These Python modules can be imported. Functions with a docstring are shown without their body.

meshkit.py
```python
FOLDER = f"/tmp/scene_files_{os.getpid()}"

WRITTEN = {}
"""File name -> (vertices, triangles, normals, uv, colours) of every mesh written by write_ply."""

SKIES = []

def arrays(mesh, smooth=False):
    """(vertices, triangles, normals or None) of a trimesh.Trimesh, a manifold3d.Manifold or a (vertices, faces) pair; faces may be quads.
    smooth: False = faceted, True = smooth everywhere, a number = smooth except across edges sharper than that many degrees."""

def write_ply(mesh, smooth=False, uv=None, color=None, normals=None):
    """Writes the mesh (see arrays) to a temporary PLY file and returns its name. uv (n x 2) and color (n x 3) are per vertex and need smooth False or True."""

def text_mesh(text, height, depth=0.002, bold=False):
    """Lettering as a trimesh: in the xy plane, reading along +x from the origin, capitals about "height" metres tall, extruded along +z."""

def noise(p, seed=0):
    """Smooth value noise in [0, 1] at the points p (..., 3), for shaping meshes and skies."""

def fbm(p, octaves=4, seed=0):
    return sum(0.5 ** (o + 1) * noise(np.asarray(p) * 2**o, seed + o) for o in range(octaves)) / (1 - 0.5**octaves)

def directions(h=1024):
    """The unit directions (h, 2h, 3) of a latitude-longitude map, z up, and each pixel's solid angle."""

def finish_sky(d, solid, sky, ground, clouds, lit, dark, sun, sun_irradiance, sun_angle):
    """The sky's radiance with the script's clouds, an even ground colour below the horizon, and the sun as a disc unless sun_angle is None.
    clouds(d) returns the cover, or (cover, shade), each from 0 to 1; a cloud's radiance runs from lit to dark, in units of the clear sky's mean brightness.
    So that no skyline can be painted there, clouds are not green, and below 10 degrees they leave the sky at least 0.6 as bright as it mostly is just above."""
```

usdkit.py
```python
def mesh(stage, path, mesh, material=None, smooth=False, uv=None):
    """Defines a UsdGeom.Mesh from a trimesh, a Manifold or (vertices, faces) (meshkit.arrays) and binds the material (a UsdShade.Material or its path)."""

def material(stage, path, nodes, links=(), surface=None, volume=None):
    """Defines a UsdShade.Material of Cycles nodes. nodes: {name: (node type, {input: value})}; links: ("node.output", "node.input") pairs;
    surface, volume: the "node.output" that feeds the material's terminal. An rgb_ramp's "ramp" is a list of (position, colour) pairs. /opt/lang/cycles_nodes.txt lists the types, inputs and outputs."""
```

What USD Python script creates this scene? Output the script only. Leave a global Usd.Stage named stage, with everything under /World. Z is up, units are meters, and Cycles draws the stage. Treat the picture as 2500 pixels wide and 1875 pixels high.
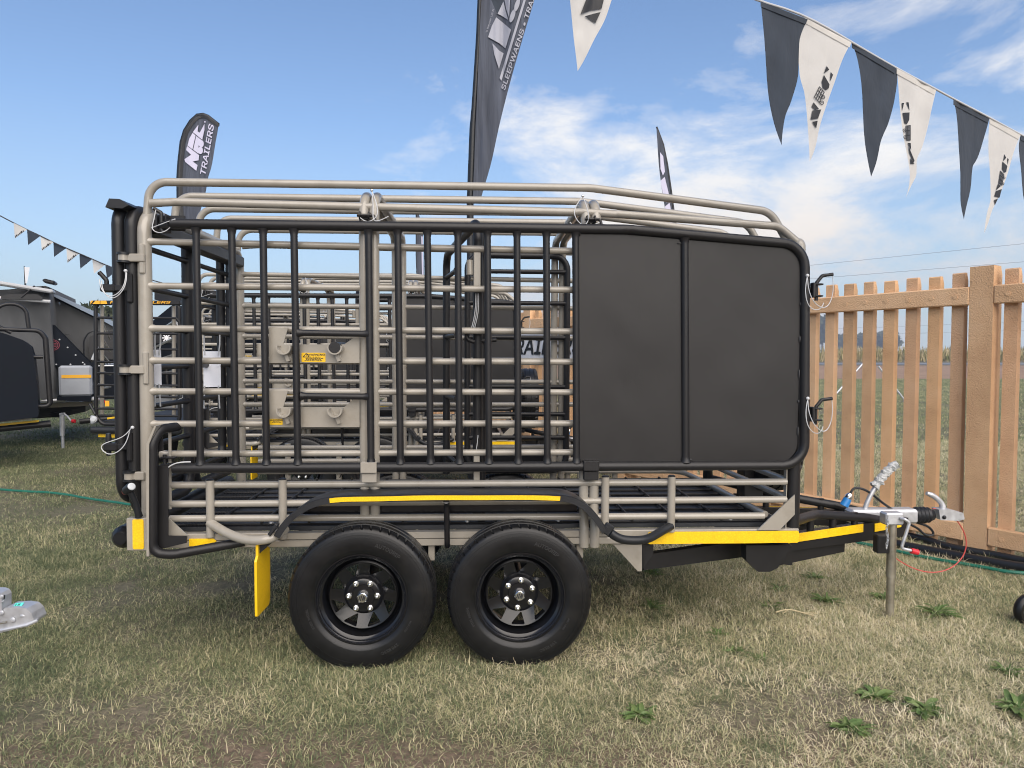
import math, random
import numpy as np, trimesh, usdkit, meshkit
from shapely.geometry import Polygon, Point, LineString, box as sbox
from shapely import affinity
from shapely.ops import unary_union
from pxr import Usd, UsdGeom, UsdLux, UsdShade, Sdf, Gf, Vt

stage = Usd.Stage.CreateInMemory()
UsdGeom.SetStageUpAxis(stage, 'Z')
UsdGeom.SetStageMetersPerUnit(stage, 1.0)
UsdGeom.Xform.Define(stage, '/World')
UsdGeom.Scope.Define(stage, '/World/Looks')

# ------------------------------------------------------------------ camera, sky, sun, exposure
FPX, CX, CY, HORIZON = 1733.0, 1250.0, 937.5, 868.0
CAM_H = 1.45
PITCH = math.atan((CY - HORIZON) / FPX)
cam = UsdGeom.Camera.Define(stage, '/World/camera')
cam.AddTranslateOp().Set(Gf.Vec3d(0, 0, CAM_H))
cam.AddRotateXYZOp().Set(Gf.Vec3f(90 - math.degrees(PITCH), 0, 0))
cam.CreateHorizontalApertureAttr(36.0)
cam.CreateVerticalApertureAttr(27.0)
cam.CreateFocalLengthAttr(36.0 * FPX / 2500.0)
cam.CreateClippingRangeAttr(Gf.Vec2f(0.05, 5000))
cam.CreateExposureAttr(EXPOSURE := 1.28)

SUN_AZ, SUN_EL = math.radians(163), math.radians(42)          # azimuth from +y towards +x
sun_dir = np.array([math.sin(SUN_AZ) * math.cos(SUN_EL), math.cos(SUN_AZ) * math.cos(SUN_EL), math.sin(SUN_EL)])
dome = UsdLux.DomeLight.Define(stage, '/World/sky')
dome.GetPrim().SetCustomDataByKey('kind', 'structure')
sky_mat = usdkit.material(stage, '/World/Looks/sky_look', {
    'sky': ('sky_texture', {'sky_type': 'single_scattering', 'sun_disc': False, 'sun_elevation': SUN_EL, 'sun_rotation': SUN_AZ,
                            'air_density': 1.0, 'aerosol_density': 0.45, 'ozone_density': 2.0}),
    'tc': ('texture_coordinate', {}),
    'sep': ('separate_xyz', {}),
    # thin high cloud: wisps from two stretched noises
    'map': ('mapping', {'scale': (1.0, 1.0, 2.5), 'location': (8.25, 5.1, 0.52), 'rotation': (0.0, -0.22, 0.12)}),
    'n1': ('noise_texture', {'scale': 3.6, 'detail': 10.0, 'roughness': 0.62, 'distortion': 0.30}),
    'n2': ('noise_texture', {'scale': 1.15, 'detail': 3.0, 'roughness': 0.5}),
    'mul': ('math', {'math_type': 'multiply_add', 'value2': 0.95}),
    'mul2': ('math', {'math_type': 'multiply_add', 'value2': 0.62}),
    'elev': ('rgb_ramp', {'ramp': [(0.0, (0.035,) * 3), (0.10, (0.045,) * 3), (0.17, (0.07,) * 3), (0.26, (0.09,) * 3), (0.33, (0.05,) * 3), (0.42, (-0.05,) * 3), (0.60, (-0.03,) * 3), (1.0, (0.0,) * 3)]}),
    'side': ('map_range', {'from_min': -0.36, 'from_max': -0.04, 'to_min': -0.30, 'to_max': 0.01, 'clamp': True}),
    'add': ('math', {'math_type': 'add'}),
    'add2': ('math', {'math_type': 'add'}),
    'cov': ('rgb_ramp', {'ramp': [(0.0, (0,) * 3), (0.79, (0,) * 3), (0.865, (0.28,) * 3), (0.95, (0.74,) * 3), (1.0, (0.88,) * 3)]}),
    'tint': ('rgb_ramp', {'ramp': [(0.0, (4.7, 4.3, 4.6)), (0.07, (5.7, 4.9, 4.8)), (0.14, (7.0, 6.3, 5.7)), (0.25, (7.7, 7.4, 7.0)), (1.0, (7.0, 7.2, 7.5))]}),
    'cloud': ('mix', {'mix_type': 'mix'}),
    'low': ('rgb_ramp', {'ramp': [(0.0, (0.82,) * 3), (0.06, (0.78,) * 3), (0.16, (0.46,) * 3), (0.3, (0.14,) * 3), (0.6, (0,) * 3), (1.0, (0,) * 3)]}),
    'lowmix': ('mix', {'mix_type': 'mix', 'color2': (3.35, 3.90, 4.40)}),
    'tone': ('mix', {'mix_type': 'multiply', 'fac': 1.0, 'color2': (1.02, 1.15, 1.28)}),
    'bg': ('background_shader', {'strength': 0.058}),
}, [('tc.generated', 'sep.vector'), ('tc.generated', 'map.vector'), ('map.vector', 'n1.vector'), ('map.vector', 'n2.vector'),
    ('n1.fac', 'mul.value1'), ('n2.fac', 'mul2.value1'), ('mul2.value', 'mul.value3'), ('sep.z', 'elev.fac'), ('sep.x', 'side.value'),
    ('mul.value', 'add.value1'), ('elev.color', 'add.value2'), ('add.value', 'add2.value1'), ('side.result', 'add2.value2'),
    ('add2.value', 'cov.fac'), ('cov.color', 'cloud.fac'), ('sep.z', 'tint.fac'), ('sep.z', 'low.fac'),
    ('sky.color', 'tone.color1'), ('tone.color', 'lowmix.color1'), ('low.color', 'lowmix.fac'), ('lowmix.color', 'cloud.color1'), ('tint.color', 'cloud.color2'),
    ('cloud.color', 'bg.color')], surface='bg.background')
UsdShade.MaterialBindingAPI.Apply(dome.GetPrim()).Bind(sky_mat)
sun = UsdLux.DistantLight.Define(stage, '/World/sun')
sun.CreateNormalizeAttr(True)
sun.CreateIntensityAttr(0.55)
sun.CreateAngleAttr(75.0)
sun.CreateColorAttr(Gf.Vec3f(1.0, 0.88, 0.74))
sun.AddRotateXYZOp().Set(Gf.Vec3f(90 - math.degrees(SUN_EL), 0, -math.degrees(SUN_AZ) + 180))

# ------------------------------------------------------------------ helpers
CAM = np.array([0, 0, CAM_H])
CP, SP = math.cos(PITCH), math.sin(PITCH)


def ray(u, v):
    a, b = (u - CX) / FPX, (CY - v) / FPX
    return np.array([a, CP + b * SP, -SP + b * CP])


def W(u, v, y):
    """the point seen at (u, v) of the photograph that lies y metres in front of the camera"""
    r = ray(u, v)
    return CAM + r * (y / r[1])


def G(u, v, z=0.0):
    """the point seen at (u, v) at height z"""
    r = ray(u, v)
    return CAM + r * ((z - CAM_H) / r[2])


def zone(x0, y0, s):
    return lambda u, v: (x0 + s * u, y0 + s * v)


S7 = 700 / 2212
Z1, Z2, Z3, Z4, Z5, Z6, Z7 = zone(0, 400, S7), zone(200, 400, S7), zone(800, 400, S7), zone(1400, 400, S7), zone(200, 850, S7), zone(800, 850, S7), zone(1400, 850, S7)
Z8, ZL, ZC, ZU, ZF, ZP = zone(1900, 900, 600 / 2212), zone(350, 650, 600 / 1810), zone(0, 600, 320 / 1021), zone(1500, 1250, S7), zone(1960, 600, 540 / 2212), zone(1820, 0, 680 / 1880)
D = lambda u, v: (u * 2500 / 2212, v * 2500 / 2212)

counts = {}


def numbered(parent, name):
    k = counts.get((parent, name), 0)
    counts[(parent, name)] = k + 1
    return f'{parent}/{name}' if k == 0 else f'{parent}/{name}_{k:03d}'


def path_of(p):
    return '/World' if p is None else (p if isinstance(p, str) else str(p.GetPath()))


def tag(prim, label=None, cat=None, group=None, kind=None):
    for k, v in (('label', label), ('category', cat), ('group', group), ('kind', kind)):
        if v:
            prim.SetCustomDataByKey(k, v)
    return prim


def shaded(mesh, angle):
    """(vertices, triangles, normals): smooth except across edges sharper than the angle"""
    v, f = np.asarray(mesh.vertices, float), np.asarray(mesh.faces, int)
    key = np.round(v * 2e5).astype(np.int64)
    _, w = np.unique(key, axis=0, return_inverse=True)
    w = w.ravel()
    fn = np.cross(v[f[:, 1]] - v[f[:, 0]], v[f[:, 2]] - v[f[:, 0]])
    area = np.linalg.norm(fn, axis=1, keepdims=True)
    f, fn, area = f[area[:, 0] > 1e-14], fn[area[:, 0] > 1e-14], area[area[:, 0] > 1e-14]
    un = fn / area
    cw, cf = w[f].ravel(), np.repeat(np.arange(len(f)), 3)
    order = np.argsort(cw, kind='stable')
    sw, start = cw[order], None
    start = np.searchsorted(sw, cw, 'left')
    cnt = np.searchsorted(sw, cw, 'right') - start
    n = np.zeros((len(cw), 3))
    lim = math.cos(math.radians(angle))
    for k in range(int(min(cnt.max(), 400))):
        act = np.nonzero(cnt > k)[0]
        g = cf[order[start[act] + k]]
        ok = (un[g] * un[cf[act]]).sum(1) >= lim
        n[act[ok]] += fn[g[ok]]
    n /= np.maximum(np.linalg.norm(n, axis=1, keepdims=True), 1e-300)
    full = np.c_[cw, np.round(n * 500).astype(np.int64)]
    _, first, inv = np.unique(full, axis=0, return_index=True, return_inverse=True)
    return v[f.ravel()[first]], inv.reshape(-1, 3), n[first]


def obj(name, mesh, mat, parent=None, smooth=38, uv=None):
    if smooth is True:
        smooth = 180
    if smooth:
        v, f, n = shaded(mesh, smooth)
        m = usdkit.mesh(stage, numbered(path_of(parent), name), (v, f), M[mat] if isinstance(mat, str) else mat)
        m.CreateNormalsAttr(Vt.Vec3fArray.FromNumpy(n.astype(np.float32)))
        m.SetNormalsInterpolation('vertex')
        if 'tone' in getattr(mesh, 'metadata', {}) and len(mesh.metadata['tone']) == len(mesh.vertices):
            tone = dict(zip(map(tuple, np.round(np.asarray(mesh.vertices), 5)), mesh.metadata['tone']))
            UsdGeom.PrimvarsAPI(m).CreatePrimvar('tone', Sdf.ValueTypeNames.FloatArray, 'vertex').Set(Vt.FloatArray([float(tone[tuple(q)]) for q in np.round(v, 5)]))
    else:
        m = usdkit.mesh(stage, numbered(path_of(parent), name), mesh, M[mat] if isinstance(mat, str) else mat)
        if 'tone' in getattr(mesh, 'metadata', {}):
            UsdGeom.PrimvarsAPI(m).CreatePrimvar('tone', Sdf.ValueTypeNames.FloatArray, 'vertex').Set(Vt.FloatArray.FromNumpy(np.asarray(mesh.metadata['tone'], np.float32)))
    return m.GetPrim()


def thing(name, label=None, cat=None, loc=(0, 0, 0), rot=(0, 0, 0), group=None, parent=None):
    x = UsdGeom.Xform.Define(stage, numbered(path_of(parent), name))
    x.AddTranslateOp().Set(Gf.Vec3d(*map(float, loc)))
    x.AddRotateXYZOp().Set(Gf.Vec3f(*map(float, rot)))
    return tag(x.GetPrim(), label, cat, group)


def copy_of(root, loc, rot, label, group=None, scale=None):
    was = root.GetCustomData()
    x = UsdGeom.Xform.Define(stage, numbered('/World', root.GetName()))
    x.GetPrim().GetReferences().AddInternalReference(root.GetPath())
    x.GetPrim().GetAttribute('xformOp:translate').Set(Gf.Vec3d(*map(float, loc)))
    x.GetPrim().GetAttribute('xformOp:rotateXYZ').Set(Gf.Vec3f(*map(float, rot)))
    x.GetPrim().SetInstanceable(True)
    return tag(x.GetPrim(), label, was['category'], group)


cat = trimesh.util.concatenate


def box(lo, hi):
    lo, hi = np.minimum(lo, hi).astype(float), np.maximum(lo, hi).astype(float)
    m = trimesh.creation.box(hi - lo)
    m.apply_translation((lo + hi) / 2)
    return m


def cbox(lo, hi, c=0.004):
    """a box with chamfered edges"""
    lo, hi = np.minimum(lo, hi).astype(float), np.maximum(lo, hi).astype(float)
    c = min(c, 0.45 * float((hi - lo).min()))
    pts = []
    for ix in (0, 1):
        for iy in (0, 1):
            for iz in (0, 1):
                p = np.array([(lo, hi)[ix][0], (lo, hi)[iy][1], (lo, hi)[iz][2]])
                s = np.array([1 - 2 * ix, 1 - 2 * iy, 1 - 2 * iz]) * c
                for a in range(3):
                    q = p + s
                    q[a] = p[a]
                    pts.append(q)
    return trimesh.convex.convex_hull(np.array(pts))


def fillet(pts, rad, n=7):
    pts = [np.asarray(p, float) for p in pts]
    out = [pts[0]]
    for i in range(1, len(pts) - 1):
        a, b, c = pts[i - 1], pts[i], pts[i + 1]
        r = rad[i - 1] if isinstance(rad, (list, tuple)) else rad
        d1, d2 = a - b, c - b
        l1, l2 = np.linalg.norm(d1), np.linalg.norm(d2)
        d1, d2 = d1 / l1, d2 / l2
        ang = math.acos(np.clip(d1 @ d2, -1, 1))
        if ang > math.pi - 0.02 or r <= 0:
            out.append(b)
            continue
        t = min(r / math.tan(ang / 2), 0.48 * l1, 0.48 * l2)
        r = t * math.tan(ang / 2)
        ctr = b + (d1 + d2) / np.linalg.norm(d1 + d2) * (r / math.sin(ang / 2))
        p1, p2 = b + d1 * t - ctr, b + d2 * t - ctr
        w = math.acos(np.clip(p1 @ p2 / (r * r), -1, 1))
        for k in range(n + 1):
            s = k / n
            out.append(ctr + (math.sin((1 - s) * w) * p1 + math.sin(s * w) * p2) / math.sin(w))
    out.append(pts[-1])
    return np.array(out)


def spline(pts, n=40, closed=False):
    from scipy.interpolate import CubicSpline
    p = np.array(pts, float)
    t = np.r_[0, np.cumsum(np.linalg.norm(np.diff(p, axis=0), axis=1))]
    return CubicSpline(t, p, bc_type='natural')(np.linspace(0, t[-1], n))


def tube(pts, r, sides=14, cap=True):
    p = np.asarray(pts, float)
    keep = np.r_[True, np.linalg.norm(np.diff(p, axis=0), axis=1) > 1e-6]
    p = p[keep]
    r = np.broadcast_to(np.asarray(r, float), (len(keep),))[keep]
    t = np.zeros_like(p)
    d = np.diff(p, axis=0)
    d /= np.linalg.norm(d, axis=1, keepdims=True)
    t[0], t[-1] = d[0], d[-1]
    t[1:-1] = d[1:] + d[:-1]
    t /= np.linalg.norm(t, axis=1, keepdims=True) + 1e-12
    a = np.cross(t[0], [0, 0, 1.0] if abs(t[0][2]) < 0.9 else [1.0, 0, 0])
    a /= np.linalg.norm(a)
    ang = np.arange(sides) * 2 * np.pi / sides
    rings = []
    for i in range(len(p)):
        a = a - t[i] * (a @ t[i])
        a /= np.linalg.norm(a)
        b = np.cross(t[i], a)
        rings.append(p[i] + r[i] * (np.cos(ang)[:, None] * a + np.sin(ang)[:, None] * b))
    v = np.vstack(rings)
    n = len(p)
    i, j = np.meshgrid(np.arange(n - 1), np.arange(sides), indexing='ij')
    q = np.stack([i * sides + j, i * sides + (j + 1) % sides, (i + 1) * sides + (j + 1) % sides, (i + 1) * sides + j], -1).reshape(-1, 4)
    f = np.vstack([q[:, [0, 1, 2]], q[:, [0, 2, 3]]])
    if cap:
        v = np.vstack([v, p[0], p[-1]])
        j = np.arange(sides)
        f = np.vstack([f, np.stack([np.full(sides, n * sides), (j + 1) % sides, j], 1),
                       np.stack([np.full(sides, n * sides + 1), (n - 1) * sides + j, (n - 1) * sides + (j + 1) % sides], 1)])
    return trimesh.Trimesh(v, f, process=False)


def bar(a, b, r, sides=14):
    return tube([a, b], r, sides)


def lathe(profile, n=48, notch=None):
    """revolves (radius, height) about +z"""
    p = np.array(profile, float)
    ang = np.arange(n) * 2 * np.pi / n
    v = np.stack([p[None, :, 0] * np.cos(ang)[:, None], p[None, :, 0] * np.sin(ang)[:, None], np.broadcast_to(p[None, :, 1], (n, len(p)))], -1)
    if notch is not None:
        v = notch(v, ang, p)
    k = len(p)
    i, j = np.meshgrid(np.arange(n), np.arange(k - 1), indexing='ij')
    q = np.stack([i * k + j, ((i + 1) % n) * k + j, ((i + 1) % n) * k + j + 1, i * k + j + 1], -1).reshape(-1, 4)
    return trimesh.Trimesh(v.reshape(-1, 3), np.vstack([q[:, [0, 1, 2]], q[:, [0, 2, 3]]]), process=False)


def extrude(poly, depth):
    gs = getattr(poly, 'geoms', [poly])
    return cat([trimesh.creation.extrude_polygon(g, depth, engine='earcut') for g in gs if g.area > 1e-9])


def plate_xz(poly, y0, y1):
    """a polygon given in (x, z), thick from y0 to y1"""
    m = extrude(poly, abs(y1 - y0))
    v = m.vertices.copy()
    m.vertices = np.c_[v[:, 0], max(y0, y1) - v[:, 2], v[:, 1]]
    return m


def plate_yz(poly, x0, x1):
    m = extrude(poly, abs(x1 - x0))
    v = m.vertices.copy()
    m.vertices = np.c_[min(x0, x1) + v[:, 2], v[:, 0], v[:, 1]]
    return m


def rounded(x0, y0, x1, y1, r):
    return sbox(min(x0, x1) + r, min(y0, y1) + r, max(x0, x1) - r, max(y0, y1) - r).buffer(r, quad_segs=4)


def text_xz(s, height, depth=0.001, bold=True, slant=0.0, squeeze=1.0):
    """lettering standing in the xz plane, facing -y, from the origin along +x"""
    m = meshkit.text_mesh(s, height, depth, bold)
    v = m.vertices.copy()
    m.vertices = np.c_[v[:, 0] * squeeze + slant * v[:, 1], -v[:, 2], v[:, 1]]
    return m


def moved(m, t=(0, 0, 0), rz=0.0, ry=0.0, rx=0.0):
    m = m.copy()
    for a, ax in ((rx, [1, 0, 0]), (ry, [0, 1, 0]), (rz, [0, 0, 1])):
        if a:
            m.apply_transform(trimesh.transformations.rotation_matrix(a, ax))
    m.apply_translation(np.asarray(t, float))
    return m


def remap(m, fn):
    m = m.copy()
    m.vertices = fn(np.array(m.vertices))
    return m


# ------------------------------------------------------------------ materials
M = {}


def paint(name, color, rough=0.4, metallic=0.0, vary=0.12, scale=3.0, bump=0.0, bump_scale=400.0, rough_vary=0.1, coat=0.0, spec=0.5, dirt=None, bump_dist=0.002):
    c = np.array(color, float)
    n = {'tc': ('texture_coordinate', {}), 'n': ('noise_texture', {'scale': scale, 'detail': 5.0, 'roughness': 0.6}),
         'ramp': ('rgb_ramp', {'ramp': [(0.25, tuple(c * (1 - vary))), (0.75, tuple(np.minimum(c * (1 + vary), 1)))]}),
         'rr': ('map_range', {'from_min': 0.25, 'from_max': 0.75, 'to_min': max(rough - rough_vary, 0.03), 'to_max': rough + rough_vary}),
         'p': ('principled_bsdf', {'metallic': metallic, 'coat_weight': coat, 'coat_roughness': 0.15, 'specular_ior_level': spec})}
    l = [('tc.object', 'n.vector'), ('n.fac', 'ramp.fac'), ('n.fac', 'rr.value'), ('rr.result', 'p.roughness')]
    col = 'ramp.color'
    if dirt:
        n['dn'] = ('noise_texture', {'scale': 9.0, 'detail': 8.0, 'roughness': 0.7})
        n['dr'] = ('rgb_ramp', {'ramp': [(0.5, (0,) * 3), (0.72, (dirt[1],) * 3)]})
        n['dm'] = ('mix', {'mix_type': 'mix', 'color2': dirt[0]})
        l += [('tc.object', 'dn.vector'), ('dn.fac', 'dr.fac'), ('dr.color', 'dm.fac'), (col, 'dm.color1')]
        col = 'dm.color'
    l.append((col, 'p.base_color'))
    if bump:
        n['bn'] = ('noise_texture', {'scale': bump_scale, 'detail': 3.0, 'roughness': 0.6})
        n['b'] = ('bump', {'strength': bump, 'distance': bump_dist})
        l += [('tc.object', 'bn.vector'), ('bn.fac', 'b.height'), ('b.normal', 'p.normal')]
    M[name] = usdkit.material(stage, f'/World/Looks/{name}', n, l, surface='p.BSDF')


paint('tan_paint', (0.298, 0.274, 0.232), 0.26, vary=0.07, scale=3.0, bump=0.05, bump_scale=60, rough_vary=0.08, coat=0.35, dirt=((0.17, 0.145, 0.11), 0.35))
paint('black_satin', (0.0115, 0.011, 0.0115), 0.40, spec=0.38, vary=0.18, scale=4.0, bump=0.25, bump_scale=500, rough_vary=0.06)
paint('black_sheet', (0.0145, 0.0136, 0.0136), 0.45, spec=0.38, vary=0.22, scale=1.7, bump=0.14, bump_scale=420.0, rough_vary=0.10)
paint('black_gloss', (0.007, 0.007, 0.008), 0.20, vary=0.1, rough_vary=0.05)
paint('rubber', (0.0055, 0.0055, 0.006), 0.38, spec=0.36, vary=0.2, scale=6.0, bump=0.2, bump_scale=140, rough_vary=0.10, dirt=((0.03, 0.027, 0.022), 0.25))
paint('tyre_print', (0.026, 0.026, 0.027), 0.34)
paint('mat_rubber', (0.034, 0.036, 0.040), 0.50, spec=0.4, vary=0.2, scale=3.0, bump=0.2, bump_scale=90, rough_vary=0.08)
paint('plastic_black', (0.013, 0.0138, 0.016), 0.42, spec=0.42, vary=0.2, scale=8.0, bump=0.5, bump_scale=160, rough_vary=0.1)
paint('yellow_plastic', (0.78, 0.48, 0.012), 0.34, vary=0.05, scale=5.0)
paint('galvanised', (0.52, 0.53, 0.55), 0.42, metallic=0.6, vary=0.16, scale=22.0, rough_vary=0.12)
paint('chrome', (0.80, 0.80, 0.80), 0.16, metallic=1.0, vary=0.05)
paint('steel_worn', (0.36, 0.33, 0.27), 0.36, metallic=0.8, vary=0.25, scale=9.0, rough_vary=0.12)
paint('cable_white', (0.50, 0.51, 0.52), 0.4, vary=0.05)
paint('paper', (0.78, 0.80, 0.86), 0.8, vary=0.03)
paint('red_plastic', (0.55, 0.02, 0.03), 0.3, vary=0.05)
paint('red_cable', (0.50, 0.06, 0.05), 0.4, vary=0.05)
paint('blue_plastic', (0.02, 0.18, 0.48), 0.35, vary=0.05)
paint('lens_white', (0.48, 0.50, 0.52), 0.12, vary=0.05, scale=40)
paint('ink', (0.012, 0.012, 0.013), 0.6, vary=0.05)
paint('ink_white', (0.78, 0.78, 0.80), 0.6, vary=0.03)
paint('ink_faded', (0.30, 0.31, 0.36), 0.7, vary=0.06)
paint('ink_lilac', (0.50, 0.49, 0.62), 0.7, vary=0.03)
paint('ink_orange', (0.72, 0.36, 0.02), 0.5, vary=0.04)
paint('hose_green', (0.012, 0.13, 0.085), 0.35, vary=0.15, scale=6)
paint('pipe_black', (0.011, 0.012, 0.014), 0.40, spec=0.4, vary=0.15, scale=6, rough_vary=0.1)
paint('camper_navy', (0.0045, 0.0068, 0.0115), 0.55, spec=0.12, vary=0.12, scale=2.0, bump=0.1, bump_scale=200)
paint('camper_grey', (0.30, 0.32, 0.35), 0.35, vary=0.05)
paint('awning', (0.38, 0.39, 0.40), 0.4, vary=0.05)
paint('bubble_wrap', (0.50, 0.51, 0.51), 0.32, vary=0.15, scale=60, bump=1.0, bump_scale=120, bump_dist=0.01)
paint('teal_label', (0.10, 0.62, 0.52), 0.5, vary=0.05)
paint('logo_red', (0.22, 0.03, 0.05), 0.5, vary=0.05)
paint('straw', (0.52, 0.43, 0.26), 0.8, vary=0.2)
paint('bark', (0.11, 0.085, 0.06), 0.9, vary=0.3, scale=6, bump=0.6, bump_scale=20)
paint('weld', (0.045, 0.044, 0.045), 0.42, vary=0.3, scale=30)


def cloth(name, color, vary=0.1, trans=0.25, fold=0.5, fold_scale=6.0, stretch=0.35):
    c = np.array(color, float)
    n = {'tc': ('texture_coordinate', {}), 'map': ('mapping', {'scale': (1.0, 1.0, stretch)}), 'n': ('noise_texture', {'scale': fold_scale, 'detail': 4.0, 'roughness': 0.55, 'distortion': 0.4}),
         'ramp': ('rgb_ramp', {'ramp': [(0.3, tuple(c * (1 - vary))), (0.7, tuple(np.minimum(c * (1 + vary), 1)))]}),
         'b': ('bump', {'strength': fold, 'distance': 0.02}),
         'p': ('principled_bsdf', {'roughness': 0.82, 'sheen_weight': 0.1}),
         't': ('translucent_bsdf', {'color': tuple(c)}), 'mx': ('mix_closure', {'fac': trans})}
    l = [('tc.object', 'map.vector'), ('map.vector', 'n.vector'), ('n.fac', 'ramp.fac'), ('ramp.color', 'p.base_color'), ('n.fac', 'b.height'), ('b.normal', 'p.normal'), ('p.BSDF', 'mx.closure1'), ('t.BSDF', 'mx.closure2')]
    M[name] = usdkit.material(stage, f'/World/Looks/{name}', n, l, surface='mx.closure')


cloth('pennant_dark', (0.021, 0.031, 0.047), 0.15, 0.12, 0.5, 9)
cloth('pennant_white', (0.66, 0.64, 0.60), 0.05, 0.35, 0.4, 9)
cloth('flag_cloth', (0.070, 0.080, 0.106), 0.35, 0.2, 1.0, 22, 0.06)
cloth('canvas', (0.068, 0.070, 0.072), 0.1, 0.05, 0.8, 3)
cloth('canvas_blue', (0.20, 0.25, 0.32), 0.1, 0.1, 0.4, 3)
cloth('banner_cloth', (0.72, 0.73, 0.76), 0.04, 0.2, 0.3, 5)

# reflective yellow tape with its honeycomb
M['reflector'] = usdkit.material(stage, '/World/Looks/reflector', {
    'tc': ('texture_coordinate', {}), 'v': ('voronoi_texture', {'scale': 85.0, 'feature': 'distance_to_edge'}),
    'n': ('noise_texture', {'scale': 18.0, 'detail': 4.0}),
    'r': ('rgb_ramp', {'ramp': [(0.0, (0.78, 0.47, 0.009)), (0.12, (0.86, 0.54, 0.011)), (0.35, (0.90, 0.58, 0.012)), (1.0, (0.92, 0.60, 0.014))]}),
    'r2': ('rgb_ramp', {'ramp': [(0.28, (0.88, 0.86, 0.82)), (0.44, (0.97,) * 3), (0.7, (1.0,) * 3)]}), 'm': ('mix', {'mix_type': 'multiply', 'fac': 1.0}),
    'p': ('principled_bsdf', {'roughness': 0.3, 'coat_weight': 0.3})},
    [('tc.object', 'v.vector'), ('tc.object', 'n.vector'), ('v.distance', 'r.fac'), ('n.fac', 'r2.fac'), ('r.color', 'm.color1'), ('r2.color', 'm.color2'), ('m.color', 'p.base_color')], surface='p.BSDF')

# cast-concrete fence, painted ochre, with a grainy wood-like relief
for _k, _t in enumerate(((1.0, 1.0, 1.0), (0.96, 0.95, 0.95), (1.04, 1.05, 1.08), (0.98, 0.955, 0.98), (1.02, 0.98, 0.92))):
    M[f'fence_paint_{_k}'] = usdkit.material(stage, f'/World/Looks/fence_paint_{_k}', {
    'tc': ('geometry', {}), 'map': ('mapping', {'scale': (1, 1, 0.85)}), 'n': ('noise_texture', {'scale': 110.0, 'detail': 4.0, 'roughness': 0.6, 'distortion': 0.2}),
    'big': ('noise_texture', {'scale': 2.3, 'detail': 5.0, 'roughness': 0.6}),
    'oi': ('object_info', {}), 'ov': ('map_range', {'from_min': 0, 'from_max': 1, 'to_min': 0.88, 'to_max': 1.06}),
    'r': ('rgb_ramp', {'ramp': [(p_, tuple(np.array(c_) * _t)) for p_, c_ in ((0.28, (0.55, 0.33, 0.175)), (0.5, (0.68, 0.425, 0.235)), (0.75, (0.74, 0.495, 0.295)))]}),
    'pit': ('rgb_ramp', {'ramp': [(0.30, (0.62,) * 3), (0.38, (1,) * 3)]}), 'mp': ('mix', {'mix_type': 'multiply', 'fac': 0.7}), 'mo': ('mix', {'mix_type': 'multiply', 'fac': 1.0}),
    'b': ('bump', {'strength': 1.0, 'distance': 0.009}), 'p': ('principled_bsdf', {'roughness': 0.85})},
    [('tc.position', 'map.vector'), ('map.vector', 'n.vector'), ('tc.position', 'big.vector'), ('big.fac', 'r.fac'), ('r.color', 'mp.color1'), ('n.fac', 'pit.fac'), ('pit.color', 'mp.color2'),
     ('oi.random', 'ov.value'), ('mp.color', 'mo.color1'), ('ov.result', 'mo.color2'), ('n.fac', 'b.height'), ('b.normal', 'p.normal'), ('mo.color', 'p.base_color')], surface='p.BSDF')
M['fence_paint'] = M['fence_paint_0']
# ------------------------------------------------------------------ ground, field, road
rng = np.random.default_rng(7)


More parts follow.
